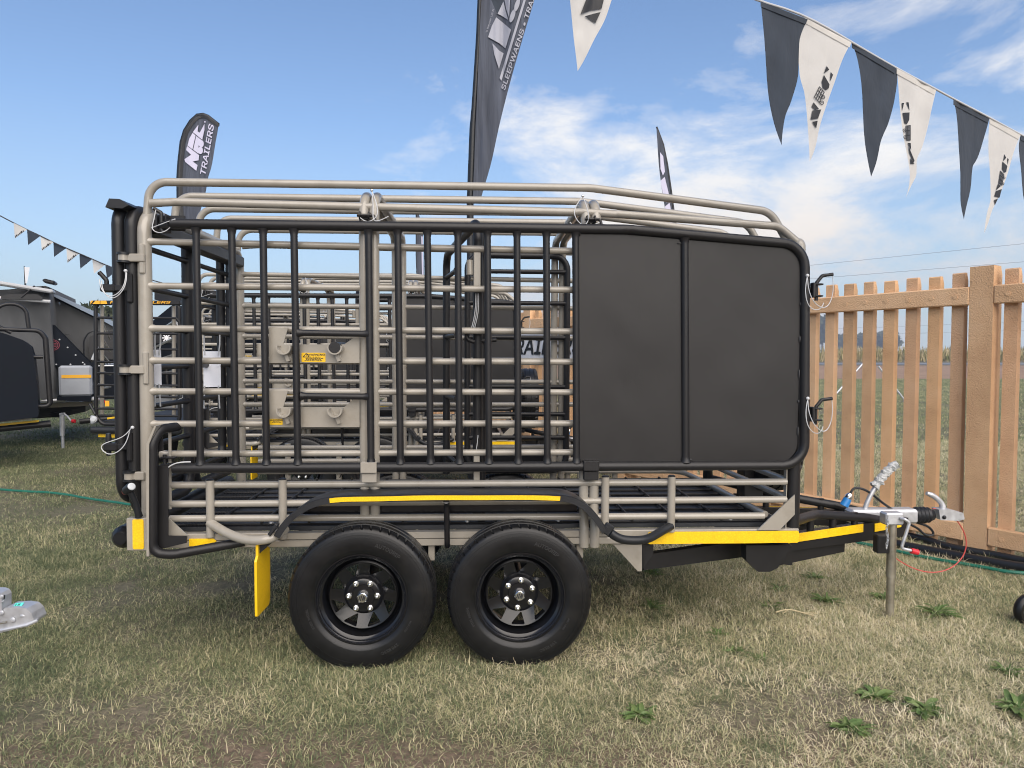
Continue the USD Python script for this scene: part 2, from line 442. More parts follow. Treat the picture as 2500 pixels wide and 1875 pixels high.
def terrain(x, y):
    """flat show ground that climbs slowly to the maize field"""
    x, y = np.asarray(x, float), np.asarray(y, float)
    t = np.clip((y - 42) / 46, 0, 1)
    return 0.62 * t * t * (3 - 2 * t) + np.clip((y - 88) / 2000, 0, 1) * 6.0


def grid_sheet(xs, ys, zoff=0.0, relief=0.0):
    X, Y = np.meshgrid(xs, ys, indexing='ij')
    Z = terrain(X, Y) + zoff
    if relief:
        near = np.exp(-((Y - 4) / 9) ** 2)
        Z = Z + relief * near * (meshkit.fbm(np.stack([X * 1.3, Y * 1.3, 0 * X], -1), 4, 3) - 0.5)
    v = np.stack([X, Y, Z], -1).reshape(-1, 3)
    n, m = len(xs), len(ys)
    i, j = np.meshgrid(np.arange(n - 1), np.arange(m - 1), indexing='ij')
    q = np.stack([i * m + j, (i + 1) * m + j, (i + 1) * m + j + 1, i * m + j + 1], -1).reshape(-1, 4)
    return trimesh.Trimesh(v, np.vstack([q[:, [0, 1, 2]], q[:, [0, 2, 3]]]), process=False)


M['soil'] = usdkit.material(stage, '/World/Looks/soil', {
    'g': ('geometry', {}), 'a': ('noise_texture', {'scale': 1.1, 'detail': 6.0, 'roughness': 0.62}), 'b': ('noise_texture', {'scale': 34.0, 'detail': 5.0, 'roughness': 0.7}),
    'ra': ('rgb_ramp', {'ramp': [(0.30, (0.11, 0.11, 0.065)), (0.5, (0.15, 0.135, 0.085)), (0.66, (0.19, 0.155, 0.11)), (0.8, (0.23, 0.175, 0.125))]}),
    'sy': ('separate_xyz', {}), 'wy': ('map_range', {'from_min': 2.85, 'from_max': 2.5, 'to_min': 0.0, 'to_max': 0.7, 'clamp': True}), 'wm': ('mix', {'mix_type': 'mix', 'color2': (0.19, 0.125, 0.09)}),
    'rb': ('rgb_ramp', {'ramp': [(0.3, (0.45,) * 3), (0.7, (1.25,) * 3)]}), 'm': ('mix', {'mix_type': 'multiply', 'fac': 1.0}),
    'bp': ('bump', {'strength': 0.8, 'distance': 0.02}), 'p': ('principled_bsdf', {'roughness': 0.95})},
    [('g.position', 'a.vector'), ('g.position', 'b.vector'), ('a.fac', 'ra.fac'), ('b.fac', 'rb.fac'), ('g.position', 'sy.vector'), ('sy.y', 'wy.value'), ('wy.result', 'wm.fac'), ('ra.color', 'wm.color1'), ('wm.color', 'm.color1'), ('rb.color', 'm.color2'), ('m.color', 'p.base_color'), ('b.fac', 'bp.height'), ('bp.normal', 'p.normal')], surface='p.BSDF')
M['far_turf'] = M['soil']
paint('asphalt', (0.16, 0.17, 0.185), 0.8, vary=0.15, scale=0.4)
M['dirt'] = usdkit.material(stage, '/World/Looks/dirt', {
    'g': ('geometry', {}), 'a': ('noise_texture', {'scale': 0.6, 'detail': 8.0, 'roughness': 0.7}),
    'ra': ('rgb_ramp', {'ramp': [(0.3, (0.17, 0.10, 0.062)), (0.7, (0.30, 0.20, 0.13))]}), 'p': ('principled_bsdf', {'roughness': 0.95})},
    [('g.position', 'a.vector'), ('a.fac', 'ra.fac'), ('ra.color', 'p.base_color')], surface='p.BSDF')
xs = np.unique(np.r_[np.linspace(-400, -14, 40), np.linspace(-14, 14, 190), np.linspace(14, 400, 40)])
ys = np.unique(np.r_[np.linspace(-60, 1, 12), np.linspace(1, 16, 110), np.linspace(16, 120, 80), np.linspace(120, 900, 30)])
tag(obj('ground', grid_sheet(xs, ys, 0, 0.05), 'soil', smooth=True), kind='structure')
lx = np.linspace(-60, 220, 60)
tag(obj('dirt_strip', grid_sheet(lx, np.linspace(44, 71.5, 14), 0.006), 'dirt', smooth=True), kind='structure')
tag(obj('road', grid_sheet(lx, np.linspace(73, 81, 6), 0.05), 'asphalt', smooth=True), kind='structure')


def ground_z(x, y):
    x, y = np.asarray(x, float), np.asarray(y, float)
    near = np.exp(-((y - 4) / 9) ** 2)
    return terrain(x, y) + 0.05 * near * (meshkit.fbm(np.stack([x * 1.3, y * 1.3, 0 * x], -1), 4, 3) - 0.5)


# grass: tufts of curved blades, dry straw over green
M['grass'] = usdkit.material(stage, '/World/Looks/grass', {
    'g': ('geometry', {}), 'at': ('attribute', {'attribute': 'tone'}),
    'a': ('noise_texture', {'scale': 0.85, 'detail': 5.0, 'roughness': 0.62}), 'c': ('noise_texture', {'scale': 3.4, 'detail': 4.0, 'roughness': 0.65}),
    's1': ('math', {'math_type': 'multiply_add', 'value2': 0.75}), 's2': ('math', {'math_type': 'multiply_add', 'value2': 0.50}), 's3': ('math', {'math_type': 'multiply_add', 'value2': 0.85}),
    'sx': ('separate_xyz', {}), 'gx': ('map_range', {'from_min': -2.5, 'from_max': 2.0, 'to_min': -0.85, 'to_max': -0.52, 'clamp': True}),
    'r': ('rgb_ramp', {'ramp': [(0.0, (0.12, 0.150, 0.075)), (0.20, (0.205, 0.238, 0.122)), (0.40, (0.36, 0.365, 0.190)), (0.58, (0.575, 0.52, 0.305)), (0.80, (0.76, 0.665, 0.45)), (1.0, (0.84, 0.76, 0.57))]}),
    'd': ('principled_bsdf', {'roughness': 0.7, 'specular_ior_level': 0.3}), 't': ('translucent_bsdf', {}), 'mx': ('mix_closure', {'fac': 0.32})},
    [('g.position', 'a.vector'), ('g.position', 'c.vector'), ('a.fac', 's1.value1'), ('c.fac', 's2.value1'), ('at.fac', 's3.value1'),
     ('g.position', 'sx.vector'), ('sx.x', 'gx.value'), ('gx.result', 's3.value3'), ('s3.value', 's2.value3'), ('s2.value', 's1.value3'), ('s1.value', 'r.fac'), ('r.color', 'd.base_color'), ('r.color', 't.color'), ('d.BSDF', 'mx.closure1'), ('t.BSDF', 'mx.closure2')], surface='mx.closure')


def blades(n, size, lo, hi, width, rg, lean=1.0, segs=3, tone=(0.5, 0.30)):
    x, y = rg.uniform(-size / 2, size / 2, (2, n))
    a = rg.uniform(0, 2 * np.pi, n)
    h = rg.uniform(lo, hi, n)
    ln = np.clip(rg.normal(1.12, 0.40, n), 0.08, 1.7) * lean
    w = width * rg.uniform(0.6, 1.2, n)
    curl = rg.normal(0, 1.0, n)
    vs, fs = [], []
    k = 2 * segs + 1
    for i in range(segs + 1):
        s = i / segs
        th = ln * (0.55 + 0.72 * s)
        out = h * s * np.sin(np.minimum(th, 1.53))
        up = h * s * np.cos(np.minimum(th, 1.53)) + 0.004
        b = a + curl * s
        cx, cy = x + out * np.cos(b), y + out * np.sin(b)
        ww = w * (1 - s) ** 0.6
        px, py = -np.sin(b) * ww / 2, np.cos(b) * ww / 2
        if i < segs:
            vs += [np.stack([cx + px, cy + py, up], 1), np.stack([cx - px, cy - py, up], 1)]
        else:
            vs += [np.stack([cx, cy, up], 1)]
    v = np.stack(vs, 1).reshape(-1, 3)
    base = np.arange(n)[:, None] * k
    tri = []
    for i in range(segs - 1):
        tri += [[2 * i, 2 * i + 1, 2 * i + 3], [2 * i, 2 * i + 3, 2 * i + 2]]
    tri += [[2 * segs - 2, 2 * segs - 1, 2 * segs]]
    f = np.vstack([base + np.array(t)[None] for t in tri])
    m = trimesh.Trimesh(v, f, process=False)
    m.metadata['tone'] = np.repeat(np.clip(rg.normal(tone[0], tone[1], n), 0, 1), k)
    return m


def instancer(name, protos, pos, yaw, scale, idx, mat, label, category):
    pi = UsdGeom.PointInstancer.Define(stage, numbered('/World', name))
    p0 = str(pi.GetPath())
    paths = []
    for k, m in enumerate(protos):
        q = usdkit.mesh(stage, f'{p0}/tuft_{k:03d}' if k else f'{p0}/tuft', m, M[mat], smooth=False)
        UsdGeom.PrimvarsAPI(q).CreatePrimvar('tone', Sdf.ValueTypeNames.FloatArray, 'vertex').Set(Vt.FloatArray.FromNumpy(m.metadata['tone'].astype(np.float32)))
        paths.append(q.GetPath())
    pi.CreatePrototypesRel().SetTargets(paths)
    pi.CreateProtoIndicesAttr(Vt.IntArray.FromNumpy(idx.astype(np.int32)))
    pi.CreatePositionsAttr(Vt.Vec3fArray.FromNumpy(pos.astype(np.float32)))
    half = yaw / 2
    pi.CreateOrientationsAttr(Vt.QuathArray([Gf.Quath(float(math.cos(h)), 0, 0, float(math.sin(h))) for h in half]))
    pi.CreateScalesAttr(Vt.Vec3fArray.FromNumpy(np.repeat(scale[:, None], 3, 1).astype(np.float32)))
    tag(pi.GetPrim(), label, category, kind='stuff')


def field_of(y0, y1, step, margin=1.9):
    pts = []
    for y in np.arange(y0, y1, step):
        hw = 0.735 * y + margin
        xx = np.arange(-hw, hw, step)
        pts.append(np.stack([xx, np.full_like(xx, y)], 1))
    p = np.vstack(pts)
    return p + rng.uniform(-0.5, 0.5, p.shape) * step


FENCE0, FDIR = np.array([3.41, 5.28]), np.array([-0.562, 0.827])
FNORM = np.array([FDIR[1], -FDIR[0]])      # points away from the show ground, to the right


def grass_layer(name, y0, y1, step, nb, size, lo, hi, width, np_, bare, label, segs=3, lean=1.0, tone=(0.5, 0.30), clump=0.0):
    p = field_of(y0, y1, step)
    dens = meshkit.fbm(np.c_[p * 0.9, np.zeros(len(p))], 4, 21)
    keep = rng.uniform(0, 1, len(p)) > bare * np.clip((dens - 0.47) * 6, 0, 1)
    off = (p - FENCE0) @ FNORM
    keep &= ~((off > -0.42) & (off < 0.10) & (rng.uniform(0, 1, len(p)) > 0.25) & (p[:, 1] < 9))
    if y0 < 3:                                   # worn bare earth close to the camera, left of the middle
        d = np.hypot((p[:, 0] + 0.55) / 0.95, (p[:, 1] - 2.52) / 0.15)
        d2 = np.hypot((p[:, 0] + 1.35) / 0.45, (p[:, 1] - 2.75) / 0.13)
        keep &= rng.uniform(0, 1, len(p)) > 0.85 * np.clip(1.5 - np.minimum(d, d2), 0, 1)
    if clump:
        cl = meshkit.fbm(np.c_[p * 1.6, np.full(len(p), 4.0)], 3, 77) + 0.05 * np.clip(p[:, 0], -2, 2)
        keep &= rng.uniform(0, 1, len(p)) < np.clip((cl - clump) * 7, 0.06, 1)
    p = p[keep]
    protos = [blades(nb, size, lo, hi, width, np.random.default_rng(100 + k + int(y0 * 10)), lean, segs, tone) for k in range(np_)]
    pos = np.c_[p, ground_z(p[:, 0], p[:, 1]) - 0.004]
    sc = 0.75 + 0.6 * meshkit.fbm(np.c_[p * 1.7, np.ones(len(p))], 3, 5) * rng.uniform(0.7, 1.2, len(p))
    instancer(name, protos, pos, rng.uniform(0, 2 * np.pi, len(p)), sc, rng.integers(0, np_, len(p)), 'grass', label, 'grass')


grass_layer('dry_grass', 2.0, 5.2, 0.115, 330, 0.30, 0.015, 0.056, 0.0027, 6, 0.75, 'short dry straw and green turf in the foreground, under the trailer')
grass_layer('mown_grass', 5.2, 12.0, 0.24, 400, 0.55, 0.02, 0.06, 0.0048, 5, 0.6, 'mown grass round the parked campers and the fence')
grass_layer('distant_grass', 12.0, 44.0, 0.80, 480, 1.7, 0.03, 0.08, 0.016, 4, 0.5, 'distant mown grass beyond the picket fence', segs=2, tone=(0.20, 0.22))
grass_layer('straw_litter', 2.0, 6.0, 0.13, 95, 0.30, 0.03, 0.075, 0.0031, 5, 0.0, 'pale dead straw lying loose over the turf in the foreground', lean=1.25, tone=(0.93, 0.10), clump=0.44)
grass_layer('green_tufts', 2.0, 6.0, 0.15, 70, 0.16, 0.03, 0.065, 0.0034, 4, 0.0, 'fresher green tufts scattered through the dry turf', lean=0.8, tone=(0.10, 0.10), clump=0.52)
# ------------------------------------------------------------------ the cattle trailer
T_YAW, T_TILT = math.radians(3.0), math.radians(0.25)
T_LOC = np.array([-0.32, 3.40, 0.0])
Rz = trimesh.transformations.rotation_matrix(T_YAW, [0, 0, 1])[:3, :3]
Ry = trimesh.transformations.rotation_matrix(T_TILT, [0, 1, 0])[:3, :3]
T_R = Rz @ Ry
LC = T_R.T @ (CAM - T_LOC)


def tl(p, y):
    """trailer-local point seen at photo pixel p, y metres behind the near side"""
    r = T_R.T @ ray(*p)
    return LC + r * ((y - LC[1]) / r[1])


def tlx(p, y):
    return tl(p, y)[0]


WID = 1.33
tr = thing('cattle_trailer', 'tan and black tubular cattle trailer on two axles, standing broadside nearest the camera', 'trailer', T_LOC, (0, math.degrees(T_TILT), math.degrees(T_YAW)))
R_POST, R_BAR, R_BLK, R_BB = 0.031, 0.0158, 0.0232, 0.0166
xr = tlx(Z2(487, 900), 0.0)
zr = tl(Z2(500, 312), 0.0)[2] - R_POST
xh1 = [tlx(Z6(287, 1220), 0), tlx(Z6(367, 1220), 0)]
xh2 = [tlx(Z7(75, 1480), 0), tlx(Z7(155, 1480), 0)]
zh = tl(Z3(300, 175), 0.0)[2] - R_BLK
xf = tlx(Z7(1693, 1200), 0.02)
zch1, zch0 = tl(Z7(1000, 1402), -0.03)[2], tl(Z7(1000, 1508), -0.03)[2]
print('trailer', 'xr', xr, 'zr', zr, 'xh', xh1, xh2, 'zh', zh, 'xf', xf, 'chassis', zch1, zch0)
part = lambda n, m, mat, parent=tr, smooth=38: obj(n, m, mat, parent, smooth)

def flared(a, b, r):
    """a tube with the weld fillet at both ends"""
    a, b = np.array(a), np.array(b)
    d = (b - a) / np.linalg.norm(b - a)
    pts = [a, a + d * .010, a + d * .028, b - d * .028, b - d * .010, b]
    return tube(pts, np.array([1.45, 1.22, 1, 1, 1.22, 1.45]) * r, 14)


# hoops and posts
part('rear_hoop', tube(fillet([(xr, 0, zch0 + .01), (xr, 0, zr), (xr, WID, zr), (xr, WID, zch0 + .01)], 0.11), R_POST, 18), 'tan_paint')
for x in xh1:
    part('hoop', tube(fillet([(x, 0.0, zch1 - .02), (x, 0.0, zh), (x, WID, zh), (x, WID, zch1 - .02)], 0.13, 9), 0.0235, 16), 'tan_paint')
for x in xh2:
    part('hoop', tube(fillet([(x, -0.028, zch0 - .01), (x, -0.028, zch1 + .02), (x, 0.0, zch1 + .10), (x, 0.0, zh - .02), (x, WID, zh - .02), (x, WID, zch0 + .01)], [0, 0, 0.13, 0.13], 9), 0.0235, 16), 'tan_paint')
zf = tl(Z4(1650, 600), 0)[2]
part('front_post', bar((xf, 0.02, zch1), (xf, 0.02, zf - .03), 0.032, 16), 'black_satin')
part('front_post', bar((xf, WID - .02, zch1), (xf, WID - .02, zf - .03), 0.032, 16), 'black_satin')
part('front_crossbar', tube(fillet([(xf, 0.0, zf - .06), (xf, 0.0, zf - .005), (xf, WID, zf - .005), (xf, WID, zf - .06)], 0.06), 0.027, 16), 'tan_paint')
part('corner_plate', box((xf - .045, .0, zch1), (xf - .040, .03, tl(Z7(1640, 930), 0)[2])), 'tan_paint')

# long side bars, near and far (left end, right end in the photograph)
rows = [(589.9, 612.7), (698.1, 707.6), (801.9, 809.2), (880.3, 883.7), (955.4, 957.6), (1035.1, 1033.5), (1108.5, 1104.1)]
for i, (a, b) in enumerate(rows):
    pa, pb = tl((371, a), 0), tl((1395, b), 0)
    s = (pb[2] - pa[2]) / (pb[0] - pa[0])
    z = lambda x: pa[2] + s * (x - pa[0])
    x1 = xf - 0.03
    x0 = xr + (0.02 if i < 6 else 0.06)
    for y in (0.0, WID):
        if i == 0:
            x2 = xf - 0.34
            path = [(x0, y, z(x0)), (x2, y, z(x2) - .0)]
        else:
            path = [(x0, y, z(x0)), (x1, y, z(x1))]
        part('side_bar', flared(path[0], path[1], R_BAR), 'tan_paint')
    if i >= 2:
        part('front_bar', bar((xf - .0, 0.04, z(x1)), (xf - .0, WID - .04, z(x1)), R_BAR), 'tan_paint')
for (ua, a), (ub, b) in (((690, 1057), (1610, 1030)), ((690, 1203), (1610, 1166)), ((680, 1315), (1520, 1292))):
    pa, pb = tl(Z5(ua, a), -.012), tl(Z7(ub, b), -.012)
    xend = xf - 0.05 if b < 1200 else xf - .16
    zz = lambda x: pa[2] + (pb[2] - pa[2]) * (x - pa[0]) / (pb[0] - pa[0])
    xa, xm, xn, xb = pa[0], xh1[0] - .02, xh2[1] + .02, xend
    part('lower_bar', bar((xa, -.012, zz(xa)), (xb, -.012, zz(xb)), 0.0165), 'tan_paint')
    part('lower_bar', tube(fillet([(xa, WID + .012, zz(xa)), (xb - .02, WID + .012, zz(xb)), (xb - 0.0, WID - .25, zz(xb)), (xb + .02, 0.02, zz(xb))], 0.12), 0.0165), 'tan_paint')
for zf_, uu, v0, v1 in ((Z5, 990, 1020, 1455), (Z5, 1550, 1014, 1470), (Z7, 245, 993, 1420), (Z7, 755, 990, 1415)):
    a, b = tl(zf_(uu, v0), -.03), tl(zf_(uu, v1), -.03)
    x = (a[0] + b[0]) / 2
    sp = part('stub_post', bar((x, -.03, b[2]), (x, -.03, a[2]), 0.0190), 'tan_paint')
    part('end_cap', moved(lathe([(0, .006), (.012, .006), (.0175, .003), (.0180, -.002), (0, -.002)], 14), (x, -.03, a[2] + .001)), 'black_satin', sp)
    part('stub_post', bar((x, WID + .03, b[2]), (x, WID + .03, a[2]), 0.0190), 'tan_paint')
g = [tl(Z7(*q), -.035) for q in ((1420, 1402), (1588, 1402), (1706, 1282), (1706, 1130))]
part('gusset', plate_xz(Polygon([(q[0], q[2]) for q in g]), -.038, -.030), 'tan_paint', smooth=False)

# roof rails
zt = [tl(Z2(1300, 152), .03)[2], tl(Z3(2020, 205), .03)[2], tl(Z4(1480, 383), .03)[2], tl(Z4(1625, 480), .03)[2]]
xt = [xr + 0.0, xh2[0] + 0.02, tlx(Z4(1520, 390), .03), tlx(Z4(1640, 480), .03)]
for k, y in enumerate((0.03, 0.33, 0.64, 0.92, 1.30)):
    part('roof_rail', tube(fillet([(xt[0], y, zr - .02), (xt[0] + .015, y, zt[0]), (xt[1], y, zt[1] + 0.012), (xt[2], y, zt[2] + .01), (xt[3] + .01, y, zt[3] - .08)], [0.115, 0.35, 0.11], 9), 0.0190, 14), 'tan_paint')
q = [tl(Z2(522, 300), 0), tl(Z2(700, 290), 0), tl(Z3(1930, 368), 0), tl(Z4(330, 384), 0), tl(Z4(1590, 478), 0), tl(Z4(1735, 600), 0)]
q = [(p[0], 0.0, p[2]) for p in q]
for y in (0.012, WID - .012):
    part('top_rail', tube(fillet([(p[0], y, p[2]) for p in q], [0.1, 0.3, 0.3, 0.10], 7), 0.0190, 14), 'tan_paint')

# black side panel, its bars and its steel sheets
YB = -0.062
fr = [tl(p, YB) for p in (Z2(690, 463), Z4(405, 506), Z4(1785, 625), Z7(1783, 902), Z5(705, 928))]
fr = [(p[0], YB, p[2]) for p in fr]
part('panel_frame', tube(fillet(fr, [0.5, 0.12, 0.11], 9), R_BLK, 18), 'black_satin')
bars = [(Z2(880, 490), Z5(915, 890)), (Z2(1155, 495), Z5(1190, 890)), (Z2(1397, 500), Z5(1425, 885)), (Z2(1635, 510), Z5(1667, 880))]
bars += [(Z3(a, 520), Z6(b, 875)) for a, b in ((315, 335), (540, 562), (768, 795), (1003, 1018), (1232, 1245), (1460, 1470), (1687, 1695), (1912, 1920))] + [(Z4(857, 575), Z7(866, 870))]


def edge_z(x, top):
    f = np.array(fr)
    if top:
        return float(np.interp(x, [f[0][0], f[1][0], f[2][0]], [f[0][2], f[1][2], f[2][2]]))
    return float(np.interp(x, [f[4][0], f[3][0]], [f[4][2], f[3][2]]))


bx = []
for i, (t, b) in enumerate(bars):
    xa, xb = tlx(t, YB), tlx(b, YB)
    bx.append((xa, xb))
    r = 0.0185 if i == len(bars) - 1 else R_BB
    part('panel_bar', flared((xa, YB, edge_z(xa, True) - .017), (xb, YB, edge_z(xb, False) + .017), r), 'black_satin')
for v0, v1 in ((Z2(1665, 1305), Z2(2215, 1312)), (Z5(1690, 370), Z5(2215, 374))):
    a, b = tl(v0, YB), tl(v1, YB)
    part('panel_bar', flared((a[0], YB, a[2]), (b[0], YB, b[2]), 0.0150), 'black_satin')


def sheet(xa_t, xa_b, xb_t, xb_b, curve):
    top = [(x, edge_z(x, True) - .016) for x in np.linspace(xa_t, xb_t, 9)]
    bot = [(x, edge_z(x, False) + .016) for x in np.linspace(xb_b, xa_b, 5)]
    P = Polygon(top + bot)
    return P.buffer(-0.09, quad_segs=6).buffer(0.09, quad_segs=6).union(P.intersection(sbox(-9, -9, xb_b - .2, 9))) if curve else P


def sheet_mesh(P, y):
    """a sheet with a slight oil-can dent"""
    m = plate_xz(P, y - .0015, y + .0015)
    m = m.subdivide_to_size(0.09)
    v = np.array(m.vertices)
    x0, z0, x1, z1 = P.bounds
    s, t = np.clip((v[:, 0] - x0) / (x1 - x0), 0, 1), np.clip((v[:, 2] - z0) / (z1 - z0), 0, 1)
    env = np.sin(np.pi * s) ** 0.8 * np.sin(np.pi * t) ** 0.8
    v[:, 1] += env * 0.022 * (meshkit.fbm(np.c_[v[:, 0] * 2.1, np.zeros(len(v)), v[:, 2] * 2.3], 3, 12) - 0.5)
    m.vertices = v
    return m


(xa0, xa1), (xm0, xm1) = bx[-2], bx[-1]
xe = fr[2][0] - .016
p1 = sheet(xa0 + .012, xa1 + .012, xm0 - .014, xm1 - .014, False)
p2 = sheet(xm0 + .014, xm1 + .014, xe, xe, True)
sh1 = part('steel_sheet', sheet_mesh(p1, YB + .004), 'black_sheet', smooth=60)
sh2 = part('steel_sheet', sheet_mesh(p2, YB + .004), 'black_sheet', smooth=60)
for P, shp in ((p1, sh1), (p2, sh2)):
    L = P.exterior.length
    beads = []
    for k in range(int(L / 0.16)):
        c = P.exterior.interpolate(k * 0.16 + rng.uniform(0, .05))
        ln = rng.uniform(.008, .026)
        vert = min(abs(c.x - P.bounds[0]), abs(c.x - P.bounds[2])) < .02
        m = trimesh.creation.icosphere(1, 1.0)
        m.apply_scale((.004 if vert else ln, .006, ln if vert else .004))
        m.apply_translation((c.x, YB - .001, c.y))
        beads.append(m)
    part('weld_bead', cat(beads), 'weld', shp, True)

# clamps that hold the panel on the hoops
for zone_, u0, u1, vv, mat in ((Z6, 252, 378, (888, 965, 1030), 'tan_paint'), (Z7, 78, 198, (875, 948, 1012), 'black_satin')):
    a, b, c = tl(zone_(u0, vv[0]), -.09), tl(zone_(u1, vv[1]), -.09), tl(zone_(u0 + 8, vv[2]), -.05)
    part('clamp', cat([cbox((a[0], -.094, b[2]), (b[0], -.087, a[2]), .003), cbox((a[0], -.094, a[2] - .004), (b[0], -.03, a[2] + .003), .002)]), mat)
    part('clamp_bracket', cbox((a[0] + .004, -.082, c[2]), (b[0] - .002, -.045, b[2] - .002), .003), mat)

# plates with pole cradles, warning stickers
YP = -0.027
for k, vo in enumerate((0, 462)):
    pts = [(925, 452 + vo), (1066, 452 + vo), (1030, 575 + vo), (1480, 575 + vo), (1545, 530 + vo - 10 * k), (1592, 520 + vo), (1592, 712 + vo + 10 * k), (925, 712 + vo + 10 * k)]
    P = Polygon([tuple(tl(ZL(*q), YP)[[0, 2]]) for q in pts])
    pl = part('holder_plate', plate_xz(P, YP, YP + .006), 'tan_paint', smooth=False)
    for u in (1040, 1415):
        c = tl(ZL(u, 598 + vo), YP - .03)
        ring = Point(c[0], c[2]).buffer(.0335, quad_segs=8).difference(Point(c[0], c[2]).buffer(.0275, quad_segs=8)).difference(sbox(c[0] - .1, c[2] + .008, c[0] + .1, c[2] + .1))
        part('pole_cradle', plate_xz(ring, -.082, YP), 'tan_paint', pl)
        part('cradle_bracket', plate_xz(Polygon([(c[0] - .006, c[2] - .03), (c[0] + .010, c[2] - .03), (c[0] + .022, c[2] - .062), (c[0] + .008, c[2] - .066)]), -.055, YP), 'tan_paint', pl, False)
        if k == 0 and u == 1415:
            part('pole', tube([(c[0], -.080, c[2]), (c[0], WID - .1, c[2])], .0265, 16), 'black_satin')
    s = [(1165, 637, 1342, 706), (931, 1124, 1027, 1168)][k]
    a, b = tl(ZL(s[0], s[1]), YP - .001), tl(ZL(s[2], s[3]), YP - .001)
    st = part('warning_sticker', plate_xz(rounded(a[0], b[2], b[0], a[2], .004), YP - .0022, YP - .001), 'yellow_plastic', pl, False)
    w, h = b[0] - a[0], a[2] - b[2]
    if k == 0:
        tri = LineString([(a[0] + .008, b[2] + h * .55), (a[0] + .036, b[2] + h * .55), (a[0] + .022, b[2] + h * .93), (a[0] + .008, b[2] + h * .55)]).buffer(.0016)
        lines = [plate_xz(tri, YP - .0034, YP - .0022), box((a[0] + .021, YP - .0034, b[2] + h * .64), (a[0] + .0232, YP - .0022, b[2] + h * .80))]
    else:
        lines = []
    t = text_xz('WARNING', h * (.21 if k == 0 else .26), .0012)
    t.apply_scale([(w * (.73 if k == 0 else .97)) / t.extents[0], 1, 1])
    lines.append(moved(t, (a[0] + w * (.24 if k == 0 else .015), YP - .0022, b[2] + h * (.69 if k == 0 else .68))))
    for r_, n_ in enumerate((.50, .66, .62, .74)[: 4 if k == 0 else 2]):
        zz = b[2] + h * (.50 - .13 * r_)
        x = a[0] + w * (.5 - n_ / 2)
        while x < a[0] + w * (.5 + n_ / 2):
            d = rng.uniform(.004, .011)
            lines.append(box((x, YP - .0034, zz), (x + d, YP - .0022, zz + h * .075)))
            x += d + .0022
    obj('lettering', cat(lines), 'ink', str(pl.GetPath()), False)

# deck
zd = tl(Z6(900, 1362), 0.05)[2]
part('deck', box((xr + .02, .045, zd - .02), (xf - .03, WID - .045, zd)), 'mat_rubber', smooth=False)
for y in np.linspace(.06, WID - .06, 10):
    part('deck_rod', bar((xr + .05, y, zd + .007), (xf - .05, y, zd + .007), .0065, 6), 'black_satin')
for x in np.linspace(xr + .28, xf - .12, 13):
    part('deck_rod', bar((x, .05, zd + .016), (x, WID - .05, zd + .016), .0065, 6), 'black_satin')
for x in (xr + .55, -.35, .1, .55, xf - .3):
    part('deck_bolt', moved(lathe([(0, .006), (.010, .005), (.012, 0), (.012, -.004)], 10), (x, .065, zd + .014)), 'galvanised')
# mesh ramp sill at the rear of the deck
sill = [bar((xr + .03 + k * .018, .05, zd + .004), (xr + .03 + k * .018, WID - .05, zd + .004), .003, 4) for k in range(14)]
part('sill_grating', cat(sill), 'black_satin')

# chassis
xc0, xc1 = tlx(Z5(830, 1500), -.03), tlx(Z7(1752, 1450), -.04)
for y, s in ((-.030, 1), (WID + .030, -1)):
    part('chassis_beam', cbox((xc0 - .12, y, zch0 + .002), (xc1 - .002, y + s * .05, zch1 - .034), .003), 'tan_paint', smooth=False)
    part('chassis_beam', cbox((xc0 - .12, y + s * .006, zch1 - .032), (xc1, y + s * .055, zch1), .003), 'tan_paint', smooth=False)
for x in (-1.3, -.75, 0.05, .55, 1.1):
    part('cross_member', box((x, .03, zch0 + .01), (x + .05, WID - .03, zch1 - .04)), 'tan_paint', smooth=False)
part('rear_beam', cbox((xr - .01, .0, zch0), (xr + .05, WID, zch1), .004), 'tan_paint', smooth=False)
part('front_beam', cbox((xc1 - .05, .03, zch0), (xc1 - .001, WID - .03, zch1 - .001), .004), 'tan_paint', smooth=False)
a, b = tl(Z7(575, 1418), -.032), tl(Z7(1737, 1500), -.032)
part('reflector_strip', plate_xz(rounded(a[0] - .0, b[2], b[0], a[2], .010), -.0345, -.0305), 'reflector', smooth=False)
a, b = tl(Z5(828, 1470), -.032), tl(Z5(1040, 1525), -.032)
part('reflector_strip', plate_xz(Polygon([(a[0], a[2]), (b[0] - .015, a[2]), (b[0], a[2] - .012), (b[0] - .03, b[2]), (a[0], b[2])]), -.0345, -.0305), 'reflector', smooth=False)
# spring hangers and axles
for u, v0, v1 in ((800, 1545, 1640), (1048, 1545, 1600), (1945, 1545, 1620)):
    a, b = tl(Z6(u - 26, v0), .0), tl(Z6(u + 26, v1), .0)
    part('spring_hanger', cbox((a[0], -.004, b[2]), (b[0], .05, a[2] + .05), .004), 'tan_paint', smooth=False)

# wheels
TR = 0.340


